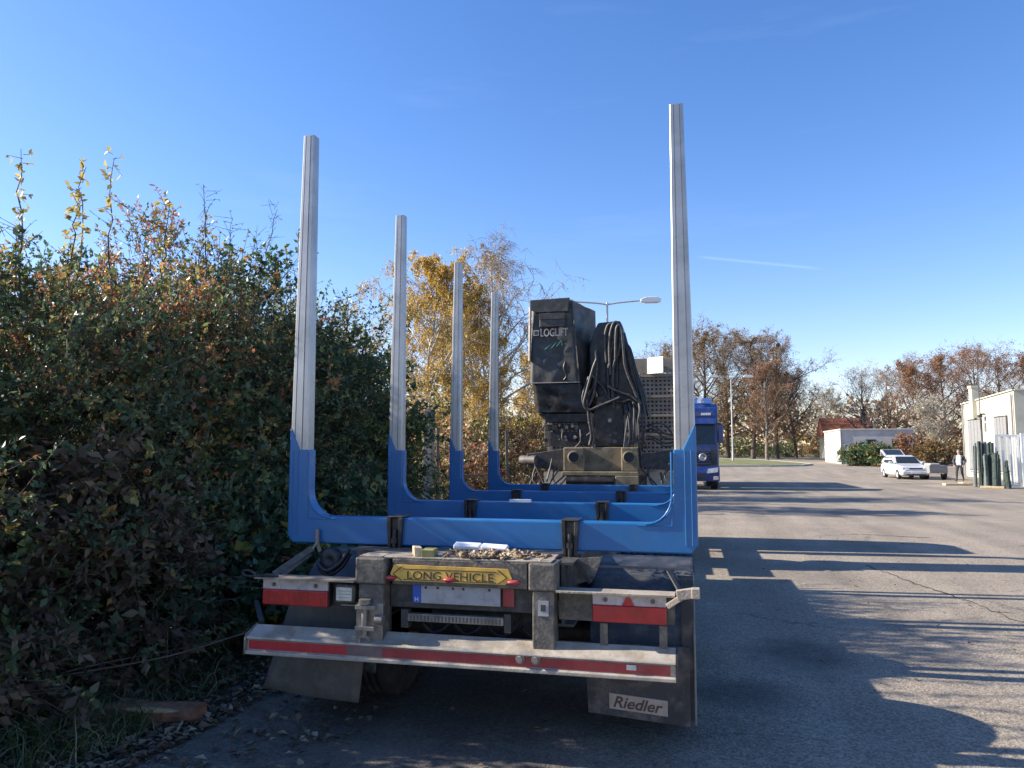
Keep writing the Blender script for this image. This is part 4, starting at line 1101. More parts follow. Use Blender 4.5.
# sections along the car (front at -y): y, half width, z bottom, z top, top half width
sec = [(-2.05, 0.62, 0.38, 0.62, 0.55), (-1.98, 0.76, 0.27, 0.74, 0.66), (-1.70, 0.82, 0.23, 0.80, 0.72), (-1.0, 0.84, 0.22, 0.88, 0.76), (-0.62, 0.85, 0.22, 0.93, 0.79), (0.6, 0.85, 0.22, 0.93, 0.80), (1.6, 0.85, 0.24, 0.93, 0.80), (2.0, 0.82, 0.30, 0.92, 0.76), (2.12, 0.76, 0.36, 0.88, 0.72)]
def loft(sec, cornr=0.10):
    V = []
    for y, w, zb_, zt_, wt in sec:
        zm = zb_+(zt_-zb_)*0.62
        V += [(-w*0.9, y, zb_), (-w, y, zb_+0.10), (-w, y, zm), (-wt, y, zt_-0.02), (-wt*0.8, y, zt_), (wt*0.8, y, zt_), (wt, y, zt_-0.02), (w, y, zm), (w, y, zb_+0.10), (w*0.9, y, zb_)]
    n = 10
    Fs = [(k*n+i, k*n+(i+1) % n, (k+1)*n+(i+1) % n, (k+1)*n+i) for k in range(len(sec)-1) for i in range(n)]
    Fs += [tuple(range(n)), tuple(range(len(sec)*n-1, (len(sec)-1)*n-1, -1))]
    return MB().add(V, Fs)
body = loft(sec).build('body', CARW, c, bevel=0.02, smooth=False)
cabn = [(-0.72, 0.80, 0.915, 0.93, 0.76), (-0.05, 0.72, 0.915, 1.40, 0.55), (0.25, 0.72, 0.915, 1.44, 0.57), (1.5, 0.72, 0.915, 1.42, 0.57), (1.75, 0.74, 0.915, 1.38, 0.57), (2.02, 0.76, 0.915, 1.0, 0.72)]
cab2 = loft(cabn).build('cabin', CARW, c, bevel=0.015)
MB().add([(-0.66, -0.70, 0.965), (0.66, -0.70, 0.965), (0.55, -0.12, 1.36), (-0.55, -0.12, 1.36)], [(0, 1, 2, 3)]).build('windscreen', GLASSD, c)
for s in (-1, 1):
    MB().add([(s*0.778, -0.40, 0.98), (s*0.778, 0.55, 0.98), (s*0.665, 0.55, 1.33), (s*0.665, 0.10, 1.33)], [(0, 1, 2, 3)]).build('side_window', GLASSD, c)
    MB().add([(s*0.778, 0.62, 0.98), (s*0.778, 1.5, 0.98), (s*0.665, 1.5, 1.33), (s*0.665, 0.62, 1.33)], [(0, 1, 2, 3)]).build('side_window', GLASSD, c)
    MB().box(s*0.60-0.16, s*0.60+0.16, -2.03, -1.86, 0.62, 0.74).build('headlight', bpy.data.materials['headlamp'], c, bevel=0.02)
    MB().box(s*0.95-0.09, s*0.95+0.09, -0.55, -0.43, 0.95, 1.07).build('mirror', CARW, c, bevel=0.03)
    for y in (-1.35, 1.30): wheel(c, (s*0.765, y, 0.30), s, 0.30, 0.19)
MB().box(-0.36, 0.36, -2.062, -2.0, 0.62, 0.70).build('grille', BLACK, c)
MB().box(-0.74, 0.74, -2.08, -1.97, 0.33, 0.50).build('bumper', CARW, c, bevel=0.03)
MB().box(-0.55, 0.55, -2.10, -2.081, 0.26, 0.325).build('lower_grille', BLACK, c)
MB().box(-0.26, 0.26, -2.10, -2.082, 0.38, 0.48).build('number_plate', WHITE, c)
tg = MB()
tg.prism([(1.72, 1.42), (2.62, 1.80), (2.66, 1.72), (1.75, 1.36)], 'x', -0.62, 0.62)
tg = tg.build('tailgate', CARW, c, bevel=0.02)
MB().prism([(1.80, 1.458), (2.54, 1.771), (2.535, 1.786), (1.795, 1.473)], 'x', -0.52, 0.52).build('tailgate_window', GLASSD, tg)
tg2 = MB().prism([(2.62, 1.80), (2.75, 1.40), (2.70, 1.38), (2.58, 1.74)], 'x', -0.62, 0.62).build('tailgate_lower', CARW, tg)
c.rotation_euler = (0, 0, R(3))

# small grey cart beside the car
k = thing('small_cart', 'small grey two-wheeled box cart standing beside the white car', 'cart', (14.0, 49.9, 0), local=True)
MB().box(-0.5, 0.5, -0.7, 0.7, 0.40, 0.46).build('cart_floor', SHUT, k)
for a in ((-0.5, 0.5, -0.7, -0.66), (-0.5, 0.5, 0.66, 0.7), (-0.5, -0.46, -0.659, 0.659), (0.46, 0.5, -0.659, 0.659)):
    MB().box(*a, 0.461, 0.86).build('cart_side', SHUT, k)
for s in (-1, 1): wheel(k, (s*0.60, 0.1, 0.30), s, 0.30, 0.16)
MB().bar((0, -0.7, 0.42), (0, -1.5, 0.40), 0.06, 0.06).build('drawbar', FRAMED, k)
MB().box(-0.48, 0.48, -0.74, -0.701, 0.50, 0.58).build('tail_board', STEEL, k)
MB().box(-0.40, 0.2, -0.5, 0.4, 0.47, 0.98).build('load', pmat('cart_load', (0.30, 0.29, 0.26), 0.9), k, bevel=0.08, seg=3)
k.rotation_euler = (0, 0, R(6))

# ------------------------------------------------------------------ person
def person(loc, rz):
    t = thing('person', 'person in dark jacket and trousers with pale shirt walking near the shop', 'person', loc, local=True)
    J = {  # joint: (pos, radius)
        'pelvis': ((0, 0, 0.95), 0.17), 'waist': ((0, 0, 1.08), 0.18), 'chest': ((0, -0.01, 1.30), 0.195), 'neckb': ((0, 0, 1.45), 0.085), 'neck': ((0, -0.02, 1.52), 0.058),
        'chin': ((0, -0.045, 1.58), 0.066), 'head': ((0, -0.03, 1.66), 0.090), 'crown': ((0, -0.01, 1.73), 0.072), 'nose': ((0, -0.135, 1.645), 0.014),
        'sl': ((-0.19, 0, 1.42), 0.075), 'el': ((-0.30, 0.06, 1.15), 0.07), 'wl': ((-0.24, -0.08, 0.93), 0.040), 'hl': ((-0.22, -0.12, 0.86), 0.034),
        'sr': ((0.19, 0, 1.42), 0.075), 'er': ((0.30, 0.06, 1.15), 0.07), 'wr': ((0.24, -0.08, 0.93), 0.040), 'hr': ((0.22, -0.12, 0.86), 0.034),
        'tl': ((-0.10, 0, 0.87), 0.100), 'kl': ((-0.10, -0.16, 0.50), 0.065), 'al': ((-0.10, -0.20, 0.10), 0.045), 'fl': ((-0.10, -0.36, 0.045), 0.038),
        'tr': ((0.10, 0, 0.87), 0.100), 'kr': ((0.10, 0.06, 0.50), 0.065), 'ar': ((0.10, 0.26, 0.14), 0.045), 'fr': ((0.10, 0.13, 0.045), 0.038)}
    E = [('pelvis','waist'),('waist','chest'),('chest','neckb'),('neckb','neck'),('neck','chin'),('chin','head'),('head','crown'),('head','nose'),('chest','sl'),('sl','el'),('el','wl'),('wl','hl'),('chest','sr'),('sr','er'),('er','wr'),('wr','hr'),('pelvis','tl'),('tl','kl'),('kl','al'),('al','fl'),('pelvis','tr'),('tr','kr'),('kr','ar'),('ar','fr')]
    # short bent fingers and a thumb on each hand
    for s, h in ((-1, 'hl'), (1, 'hr')):
        hx, hy, hzz = J[h][0]
        for q in range(4):
            a = 'f%d%s' % (q, h); b = 'g%d%s' % (q, h)
            J[a] = ((hx+s*(0.004), hy-0.028+q*0.019, hzz-0.055), 0.009); J[b] = ((hx-s*0.016, hy-0.028+q*0.019, hzz-0.095+0.006*abs(q-1)), 0.008)
            E += [(h, a), (a, b)]
        J['th'+h] = ((hx-s*0.028, hy-0.045, hzz-0.035), 0.010); E.append((h, 'th'+h))
    names = list(J)
    me = bpy.data.meshes.new('body')
    me.from_pydata([J[n][0] for n in names], [(names.index(a), names.index(b)) for a, b in E], [])
    ob = bpy.data.objects.new('body_tmp', me); col.objects.link(ob)
    md = ob.modifiers.new('skin', 'SKIN'); sd = ob.modifiers.new('sub', 'SUBSURF'); sd.levels = 2; sd.render_levels = 2
    for i, n in enumerate(names):
        d = me.skin_vertices[0].data[i]; r = J[n][1]
        d.radius = (r, r*0.75) if n in ('chest', 'waist') else (r, r)
        d.use_root = (n == 'pelvis')
    bpy.context.view_layer.update()
    dg = bpy.context.evaluated_depsgraph_get()
    me2 = bpy.data.meshes.new_from_object(ob.evaluated_get(dg))
    bpy.data.objects.remove(ob)
    skin = pmat('skin', (0.50, 0.30, 0.22), 0.6); jk = pmat('jacket', (0.055, 0.057, 0.062), 0.85); sh = pmat('shirt', (0.42, 0.44, 0.46), 0.9); trs = pmat('trousers', (0.035, 0.036, 0.042), 0.9); shoe = pmat('shoe', (0.02, 0.02, 0.02), 0.7)
    me2.materials.clear()
    for m in (skin, jk, sh, trs, shoe): me2.materials.append(m)
    for p in me2.polygons:
        x, y, z = p.center; p.use_smooth = True
        if z > 1.49: k_ = 0
        elif abs(x) > 0.19 and z < 0.905: k_ = 0
        elif abs(x) > 0.17 and z < 1.5: k_ = 1
        elif z > 0.92: k_ = 2 if (y < -0.05 and abs(x) < 0.11) else 1
        elif z > 0.11: k_ = 3
        else: k_ = 4
        p.material_index = k_
    b = link('body', me2, t)
    MB().ring((0, 0.0, 1.68), (0, 0.15, 1), [(0.098, -0.03), (0.100, 0.02), (0.088, 0.065), (0.05, 0.10), (0.001, 0.108)], 16).build('hair', pmat('hair', (0.12, 0.11, 0.10), 0.9), t)
    for s in (-1, 1):
        MB().ring((s*0.035, -0.112, 1.665), (0, -1, 0), [(0.010, 0), (0.008, 0.006), (0.001, 0.008)], 8).build('eye', INK, t)
        MB().ring((s*0.092, -0.02, 1.65), (s, 0, 0), [(0.026, 0), (0.024, 0.010), (0.001, 0.012)], 10).build('ear', skin, t)
    MB().box(-0.024, 0.024, -0.117, -0.108, 1.598, 1.604).build('mouth', pmat('lips', (0.35, 0.14, 0.12), 0.6), t)
    t.rotation_euler = (0, 0, rz)
person((14.5, 47.0, 0.0), R(-35))

# ------------------------------------------------------------------ vegetation
L_DARK = leafmat('leaves_dark', [(0.0, (0.054, 0.092, 0.046)), (0.45, (0.097, 0.160, 0.070)), (0.8, (0.152, 0.205, 0.079)), (0.93, (0.304, 0.268, 0.074)), (1.0, (0.463, 0.268, 0.083))], 0.40)
L_MIX = leafmat('leaves_mixed', [(0.0, (0.062, 0.103, 0.052)), (0.4, (0.114, 0.174, 0.074)), (0.66, (0.202, 0.229, 0.085)), (0.82, (0.439, 0.330, 0.092)), (0.93, (0.550, 0.256, 0.085)), (1.0, (0.367, 0.156, 0.085))], 0.42)
L_OLIVE = leafmat('leaves_olive', [(0.0, (0.063, 0.104, 0.041)), (0.4, (0.122, 0.183, 0.058)), (0.75, (0.243, 0.278, 0.073)), (0.92, (0.487, 0.401, 0.081)), (1.0, (0.591, 0.436, 0.113))], 0.42)
L_BROWN = leafmat('leaves_dry', [(0.0, (0.069, 0.050, 0.035)), (0.4, (0.125, 0.090, 0.060)), (0.7, (0.213, 0.156, 0.100)), (0.85, (0.075, 0.125, 0.056)), (1.0, (0.100, 0.150, 0.062))], 0.25, 0.8)
L_BRAM = leafmat('leaves_bramble', [(0.0, (0.048, 0.092, 0.054)), (0.6, (0.097, 0.187, 0.097)), (0.9, (0.166, 0.256, 0.113)), (1.0, (0.420, 0.346, 0.090))], 0.30)
L_YEL = leafmat('leaves_yellow', [(0.0, (0.20, 0.17, 0.04)), (0.5, (0.42, 0.33, 0.08)), (1.0, (0.50, 0.42, 0.16))], 0.45)
L_BIRCH = leafmat('leaves_birch', [(0.0, (0.24, 0.20, 0.05)), (0.4, (0.52, 0.35, 0.07)), (0.8, (0.62, 0.42, 0.10)), (1.0, (0.46, 0.26, 0.08))], 0.5)
L_RED = leafmat('leaves_red', [(0.0, (0.05, 0.06, 0.025)), (0.3, (0.16, 0.14, 0.05)), (0.55, (0.30, 0.08, 0.05)), (0.8, (0.44, 0.24, 0.13)), (1.0, (0.58, 0.46, 0.28))], 0.62)
L_SUN = leafmat('leaves_sunny', [(0.0, (0.06, 0.085, 0.025)), (0.35, (0.22, 0.22, 0.06)), (0.65, (0.46, 0.38, 0.12)), (0.9, (0.56, 0.46, 0.24)), (1.0, (0.32, 0.13, 0.06))], 0.62)
L_RUST = leafmat('leaves_rust', [(0.0, (0.16, 0.075, 0.035)), (0.5, (0.29, 0.14, 0.065)), (1.0, (0.38, 0.22, 0.11))], 0.4)
L_TAN = leafmat('leaves_tan', [(0.0, (0.13, 0.10, 0.04)), (0.5, (0.26, 0.17, 0.07)), (1.0, (0.36, 0.23, 0.10))], 0.35)
L_PALE = leafmat('leaves_pale', [(0.0, (0.22, 0.20, 0.13)), (0.6, (0.42, 0.39, 0.28)), (1.0, (0.55, 0.50, 0.38))], 0.3)

def sprays(P, D, ln, nl, leaf, wid, droop=0.15, tlo=0.0, thi=1.0, spread=0.8, tpow=1.0):
    """twigs starting at P along D, each with nl leaves; returns leaf and twig arrays"""
    n = len(P)
    D = unit(D)
    Ls = ln*rng.uniform(0.6, 1.25, n)
    Q = P + D*Ls[:, None]; Q[:, 2] -= droop*Ls
    t = rng.uniform(0.15, 1.0, (n, nl))
    LP = P[:, None, :]*(1-t[..., None]) + Q[:, None, :]*t[..., None]
    LD = D[:, None, :]*0.7 + rng.normal(size=(n, nl, 3))*spread
    LD[..., 2] -= 0.15
    base = rng.uniform(tlo, thi, (n, 1))
    tint = np.clip(base**tpow + rng.normal(0, 0.12, (n, nl)), 0, 1)
    LL = np.repeat(np.broadcast_to(leaf, n), nl)*rng.uniform(0.55, 1.3, n*nl)
    lv = leaf_arrays(LP.reshape(-1, 3), LD.reshape(-1, 3), LL, LL*wid, tint.ravel())
    return lv, (P, Q)

def merge(parts):
    V, F, Tt, off = [], [], [], 0
    for v, f, t in parts:
        V.append(v); F.append(f+off); Tt.append(t); off += len(v)
    return np.concatenate(V), np.concatenate(F), np.concatenate(Tt)

def bush(name, label, c, H, rx, ry, n, nl, leaf, mat, wid=0.55, ln=0.35, zlo=0.05, tfun=None, shoots=(), cat='bush', group=None, twigmat=TWIG, tpow=1.3, shootmat=None, droop=0.15, inner=0.30):
    cx, cy = c
    z0 = zg(cy)
    t = thing(name, label, cat, (cx, cy, z0), group, local=True)
    K = max(20, n//34)
    dc = unit(rng.normal(size=(K*3, 3)))
    dc = dc[dc[:, 2] > -0.75][:K]
    K = len(dc)
    ph = rng.uniform(0, 6.28, 6)
    lump = 1 + 0.10*np.sin(dc[:, 0]*5+ph[0])*np.sin(dc[:, 1]*6+ph[1]) + 0.10*np.sin(dc[:, 2]*7+ph[2]+dc[:, 1]*3) + 0.06*rng.normal(size=K)
    rc = inner + (1-inner)*rng.random(K)**0.5
    C = dc*(rc*lump)[:, None]*np.array([rx, ry, H*0.56])
    sc = rx*rng.uniform(0.06, 0.15, K)
    cid = rng.integers(0, K, n)
    P = C[cid] + np.clip(rng.normal(size=(n, 3)), -1.7, 1.7)*sc[cid][:, None]*np.array([1.15, 1.15, 0.8])
    fill = rng.random(n) < 0.36
    df = unit(rng.normal(size=(n, 3)))
    P[fill] = (df*(rng.random(n)**0.45*0.92)[:, None]*np.array([rx, ry, H*0.54]))[fill]
    csize = rng.choice([0.7, 0.9, 1.0, 1.2, 1.6], K)[cid]
    ctint = rng.normal(0, 0.17, K)[cid]
    d = unit(P/np.array([rx, ry, H*0.56]))
    P[:, 2] += H*0.47
    # full skirts: below mid height keep the width
    low = P[:, 2] < H*0.45
    f = np.where(low, 1+0.25*(H*0.45-P[:, 2])/(H*0.45), 1.0)
    P[:, 0] *= f; P[:, 1] *= f
    k = P[:, 2] > zlo
    P, d, ctint, csize = P[k], d[k], ctint[k], csize[k]; n = len(P)
    D = d*0.55 + rng.normal(size=(n, 3))*0.5 + np.array([0, 0, 0.35])
    lv, (A, Bq) = sprays(P, D, ln, nl, np.minimum(leaf*csize, max(leaf, 0.10)), wid, droop, tpow=tpow)
    hgt = np.repeat(np.repeat(ctint + (tfun(P) if tfun is not None else 0), nl), 4)
    lv = (lv[0], lv[1], np.clip(lv[2]+hgt, 0, 1))
    parts = [lv]
    SA, SB, RA, RB = [A], [Bq], [np.full(n, 0.0035)], [np.full(n, 0.0015)]
    sparts = []
    for (sx, sy, sz, ex, ey, ez, kind) in shoots:
        m = 7
        a, b = np.array([sx, sy, sz]), np.array([ex, ey, ez])
        tt = np.linspace(0, 1, m+1)[:, None]
        pts = a*(1-tt)+b*tt + rng.normal(0, 0.02, (m+1, 3))
        SA.append(pts[:-1]); SB.append(pts[1:])
        rr = np.linspace(0.010, 0.003, m+1)
        RA.append(rr[:-1]); RB.append(rr[1:])
        if kind == 'thorn':
            q = 34
        else:
            q = 30
        u = np.linspace(0.05, 1.0, q)[:, None]
        pp = a*(1-u)+b*u
        dd = rng.normal(size=(q, 3))*0.8 + (b-a)/np.linalg.norm(b-a)*0.6
        if kind == 'thorn':
            l2, (a2, b2) = sprays(pp, dd, 0.17, 3, 0.026, 0.4, 0.0, 0.3, 0.9)
            parts.append(l2)
        else:
            l2, (a2, b2) = sprays(pp, dd, 0.09, 3, 0.058, 0.62, 0.25, 0.2, 1.0)
            sparts.append(l2)
        SA.append(a2); SB.append(b2); RA.append(np.full(q, 0.003)); RB.append(np.full(q, 0.0015))
    Cw = C + np.array([0, 0, H*0.47])
    Cw = Cw[Cw[:, 2] > 0.2]
    core = Cw*np.array([0.25, 0.25, 0.55]) + rng.normal(0, 0.06, (len(Cw), 3))
    mid = core*0.45 + Cw*0.55 + rng.normal(0, 0.07, (len(Cw), 3))
    SA += [core, mid]; SB += [mid, Cw]
    RA += [np.full(len(Cw), 0.011), np.full(len(Cw), 0.007)]; RB += [np.full(len(Cw), 0.007), np.full(len(Cw), 0.003)]
    # stems from the root up into the crown
    ns = 26
    idx = rng.choice(n, ns)
    base = np.stack([rng.normal(0, rx*0.18, ns), rng.normal(0, ry*0.18, ns), np.zeros(ns)-0.02], 1)
    mid = base*0.5 + P[idx]*0.5 + rng.normal(0, 0.12, (ns, 3)) + np.array([0, 0, H*0.12])
    SA += [base, mid]; SB += [mid, P[idx]]
    RA += [np.full(ns, 0.022), np.full(ns, 0.013)]; RB += [np.full(ns, 0.013), np.full(ns, 0.004)]
    v, fcs = seg_arrays(np.concatenate(SA), np.concatenate(SB), np.concatenate(RA), np.concatenate(RB))
    tag(link('stems', np_mesh('stems', v, fcs, twigmat), t), kind='stuff')
    v, fcs, tn = merge(parts)
    link('foliage', np_mesh('foliage', v, fcs, mat, tn), t)
    if sparts:
        v, fcs, tn = merge(sparts)
        link('shoot_leaves', np_mesh('shoot_leaves', v, fcs, shootmat or L_YEL, tn), t)
    return t

G1 = 'bushes of the tall hedge on the left'
top = lambda h0, h1, amt: (lambda P: amt*np.clip((P[:, 2]-h0)/(h1-h0), 0, 1) - 0.10)
DENS = 1.0
bush('hedge_bush', 'leftmost hedge bush with pale yellow-leaved shoots sticking up at the top', (-5.15, 5.0), 3.22, 1.6, 0.95, 5600, 15, 0.042, L_MIX, tfun=top(2.2, 3.2, 0.22), group=G1,
     shoots=[(0.1, -0.25, 2.9, 0.15, -0.3, 3.95, 'leaf'), (0.3, -0.4, 2.7, 0.35, -0.5, 3.3, 'thorn'), (0.2, 0.2, 2.8, 0.1, 0.35, 4.12, 'leaf'), (0.3, 0.0, 2.9, 0.35, 0.05, 3.75, 'leaf')])
bush('hedge_bush', 'tall hedge bush with rusty orange leaves near its top, second from the left', (-5.1, 6.2), 3.50, 1.7, 1.1, 6600, 15, 0.042, L_MIX, tfun=top(1.8, 3.3, 0.42), group=G1,
     shoots=[(0.2, 0.0, 3.1, 0.25, -0.05, 4.1, 'leaf'), (0.3, 0.35, 3.1, 0.35, 0.45, 4.05, 'leaf'), (0.1, -0.55, 3.0, 0.12, -0.6, 4.3, 'leaf')])
bush('hedge_bush', 'tallest dark green hedge bush with bare thorny twigs pointing above its crown', (-4.95, 7.4), 3.66, 1.65, 1.15, 6800, 15, 0.040, L_DARK, tfun=top(2.4, 3.6, 0.25), group=G1,
     shoots=[(0.2, -0.75, 3.2, 0.25, -0.85, 4.3, 'thorn'), (0.2, -0.5, 3.2, 0.3, -0.45, 4.1, 'thorn'), (0.2, 0.1, 3.2, 0.25, 0.45, 4.55, 'thorn'), (0.2, 0.0, 3.2, 0.2, 0.15, 4.1, 'thorn'), (0.3, 0.4, 3.1, 0.4, 0.9, 3.9, 'thorn'), (0.3, -0.2, 3.1, 0.6, 0.6, 4.0, 'thorn')])
bush('hedge_bush', 'yellow-green hedge bush just left of the rearmost left stake', (-4.8, 8.5), 3.34, 1.55, 1.1, 5600, 14, 0.042, L_OLIVE, tfun=top(1.8, 3.4, 0.15), group=G1,
     shoots=[(0.3, 0.3, 2.9, 0.5, 0.5, 3.5, 'thorn'), (0.2, -0.3, 2.9, 0.35, -0.2, 3.7, 'thorn')])
bush('hedge_bush', 'dark hedge bush between the first and second left stakes', (-4.65, 9.15), 2.95, 1.30, 0.85, 4400, 14, 0.044, L_DARK, tfun=top(2.0, 3.0, 0.12), group=G1,
     shoots=[(0.3, 0.3, 2.6, 0.5, 0.7, 3.35, 'thorn'), (0.2, -0.2, 2.6, 0.3, -0.15, 3.55, 'leaf'), (0.4, 0.3, 2.5, 0.7, 0.9, 2.9, 'thorn')], shootmat=L_OLIVE)
bush('hedge_bush', 'lowest dark hedge bush at the far end, beside the second left stake', (-5.2, 10.4), 1.35, 0.85, 0.75, 1500, 12, 0.046, L_OLIVE, tfun=top(1.2, 2.7, 0.12), group=G1,
     shoots=[(0.3, 0.0, 1.2, 0.5, 0.3, 1.9, 'thorn')])
bush('hedge_bush', 'low leafy bush at the left picture edge in front of the tall hedge', (-4.95, 3.0), 2.05, 1.3, 1.35, 3800, 13, 0.045, L_MIX, group=G1)
bush('bramble', 'tangle of brown withered bramble leaves under the left hedge', (-4.25, 4.75), 1.75, 0.75, 1.0, 1300, 9, 0.075, L_BROWN, wid=0.5, ln=0.3, cat='bramble', group='brambles under the hedge', droop=0.5, tpow=1.0)
bush('bramble', 'green bramble with broad leaves under the hedge left of the tail lamp', (-3.75, 5.9), 1.45, 0.62, 0.8, 650, 8, 0.095, L_BRAM, wid=0.75, ln=0.3, cat='bramble', group='brambles under the hedge', droop=0.3)
bush('bramble', 'low dark leafy bramble hidden beside the left mud flap', (-3.55, 7.1), 1.2, 0.55, 1.2, 700, 8, 0.085, L_BRAM, wid=0.7, ln=0.3, cat='bramble', group='brambles under the hedge', droop=0.3)
bush('bramble', 'withered brown bramble at the left picture edge above the grass tuft', (-4.35, 3.75), 1.2, 0.7, 0.6, 620, 9, 0.07, L_BROWN, wid=0.5, ln=0.3, cat='bramble', group='brambles under the hedge', droop=0.5)

# lower shrubs further along
G2 = 'sunlit shrubs beyond the hedge'
sh = [(-5.6, 12.7, 1.9, L_SUN, 'low yellow-green shrub between the first and second left stakes'),
      (-5.9, 14.9, 2.2, L_SUN, 'pale yellow shrub behind the second left stake'),
      (-5.7, 17.0, 2.25, L_RED, 'red and yellow shrub between the second and third left stakes'),
      (-6.0, 19.4, 2.7, L_SUN, 'bright yellow-leaved shrub behind the third left stake'),
      (-5.6, 21.8, 2.5, L_RED, 'reddish shrub low behind the front left stake'),
      (-5.8, 24.6, 3.0, L_SUN, 'tall yellowish shrub just right of the front left stake'),
      (-5.6, 27.6, 2.9, L_RED, 'dark red shrub just left of the black crane'),
      (-5.2, 31.0, 3.6, L_SUN, 'tall pale yellow shrub half hidden behind the black crane')]
for x, y, h, m, lab in sh:
    bush('shrub', lab, (x, y), h, 1.35, 1.5, 1000, 10, 0.075, m, ln=0.42, group=G2, cat='shrub', tpow=1.0)

# grass tuft, leaf litter, dead canes, broken log
GR = leafmat('grass', [(0.0, (0.035, 0.065, 0.025)), (0.5, (0.075, 0.12, 0.04)), (0.85, (0.17, 0.17, 0.08)), (1.0, (0.28, 0.23, 0.13))], 0.25)
n = 2600
gx = rng.normal(-3.72, 0.30, n); gy = rng.normal(3.85, 0.22, n)
m2 = 1800
gx = np.concatenate([gx, rng.uniform(-4.6, -3.15, m2)]); gy = np.concatenate([gy, rng.uniform(2.4, 5.2, m2)])
k = gx < -3.02
gx, gy = gx[k], gy[k]; n = len(gx)
A = np.stack([gx, gy, np.zeros(n)], 1)
D = rng.normal(size=(n, 3))*np.array([0.45, 0.45, 0.1]) + np.array([0, 0, 1.0])
Lg = rng.uniform(0.08, 0.27, n)
Bm = A + unit(D)*Lg[:, None]*0.6
D2 = D*np.array([2.2, 2.2, 0.55])
Cm = Bm + unit(D2)*Lg[:, None]*0.5
S = unit(np.cross(D, rng.normal(size=(n, 3))))*0.0035
V = np.stack([A-S, A+S, Bm+S*0.8, Bm-S*0.8, Cm], 1).reshape(-1, 3)
b = np.arange(n)*5
Fg = np.concatenate([np.stack([b, b+1, b+2], 1), np.stack([b, b+2, b+3], 1), np.stack([b+3, b+2, b+4], 1)])
o = link('grass', np_mesh('grass', V, Fg, GR, np.repeat(rng.random(n), 5)))
tag(o, 'long green and straw coloured grass at the road edge, lower left', 'grass', kind='stuff')

LIT = leafmat('litter', [(0.0, (0.07, 0.045, 0.03)), (0.45, (0.15, 0.10, 0.065)), (0.8, (0.26, 0.20, 0.13)), (1.0, (0.36, 0.31, 0.22))], 0.1, 0.85)
n1, n2, n3 = 6500, 700, 320
px = np.concatenate([-3.05-np.abs(rng.normal(0, 0.5, n1))+0.22, rng.uniform(-3.0, -1.9, n2), rng.uniform(-2.6, 4.5, n3)])
py = np.concatenate([rng.uniform(2.2, 9.5, n1), rng.uniform(3.0, 7.5, n2), rng.uniform(2.8, 16, n3)])
n = len(px)
P = np.stack([px, py, rng.uniform(0.012, 0.035, n)], 1)
P[n1+n2:, 2] = rng.uniform(0.012, 0.02, n3)
D = rng.normal(size=(n, 3))*np.array([1, 1, 0.22])
LL = rng.uniform(0.03, 0.085, n); LL[n1+n2:] *= 0.7
D = unit(D)
Sx = unit(np.cross(D, np.array([[0, 0, 1.0]]) + rng.normal(size=(n, 3))*0.25))
Nn = np.cross(Sx, D)
mid = P + D*(LL*0.45)[:, None]
W = (LL*0.55)[:, None]
V = np.stack([P, mid+Sx*W*0.5+Nn*W*0.3, P+D*LL[:, None], mid-Sx*W*0.5+Nn*W*0.25], 1).reshape(-1, 3)
b = np.arange(n)*4
Fg = np.concatenate([np.stack([b, b+1, b+2], 1), np.stack([b, b+2, b+3], 1)])
o = link('fallen_leaves', np_mesh('fallen_leaves', V, Fg, LIT, np.repeat(rng.random(n), 4)))
tag(o, 'dry fallen leaves strewn along the road edge and over the asphalt', 'leaves', kind='stuff')

CANE = pmat('dead_cane', (0.13, 0.105, 0.08), 0.9, 0, 0.25, 8)
canes = [([(-4.4, 3.75, 0.18), (-3.8, 4.1, 0.27), (-3.3, 4.4, 0.34), (-2.85, 4.7, 0.47)], 0.008, 'long dead cane reaching from the left edge towards the bumper end'),
         ([(-4.5, 3.7, 0.30), (-4.0, 4.2, 0.75), (-3.6, 4.7, 1.05), (-3.4, 5.1, 1.15)], 0.006, 'dead cane slanting steeply up under the hedge'),
         ([(-4.4, 3.6, 0.14), (-3.75, 4.15, 0.30), (-3.3, 4.75, 0.33), (-2.9, 5.2, 0.40)], 0.006, 'thin dead cane lying just above the broken log'),
         ([(-4.7, 3.9, 0.65), (-4.3, 4.3, 1.15), (-4.0, 4.6, 1.60), (-3.85, 4.9, 1.85)], 0.007, 'bare upright cane crossing the withered brambles'),
         ([(-4.2, 3.45, 0.30), (-3.9, 3.75, 0.36), (-3.55, 4.0, 0.44)], 0.006, 'short pale cane at the lower left corner')]
for pts, r, lab in canes:
    t = thing('dead_cane', lab, 'twig', pts[0], 'dead canes under the hedge')
    MB().tube(pts, (r, r*0.45), 6, 6).build('cane', CANE, t)
    mb = MB()
    for i in range(9):
        u = rnd.uniform(0.2, 0.98)*(len(pts)-1); j = int(u)
        p = Vector(pts[j]).lerp(Vector(pts[min(j+1, len(pts)-1)]), u-j)
        q = p+Vector((rnd.uniform(-.1, .15), rnd.uniform(-.1, .15), rnd.uniform(-.08, .12)))
        mb.tube([p, p.lerp(q, .5)+Vector((0, 0, .01)), q], (0.003, 0.0015), 4, 2)
    tag(mb.build('side_twigs', CANE, t), kind='stuff')

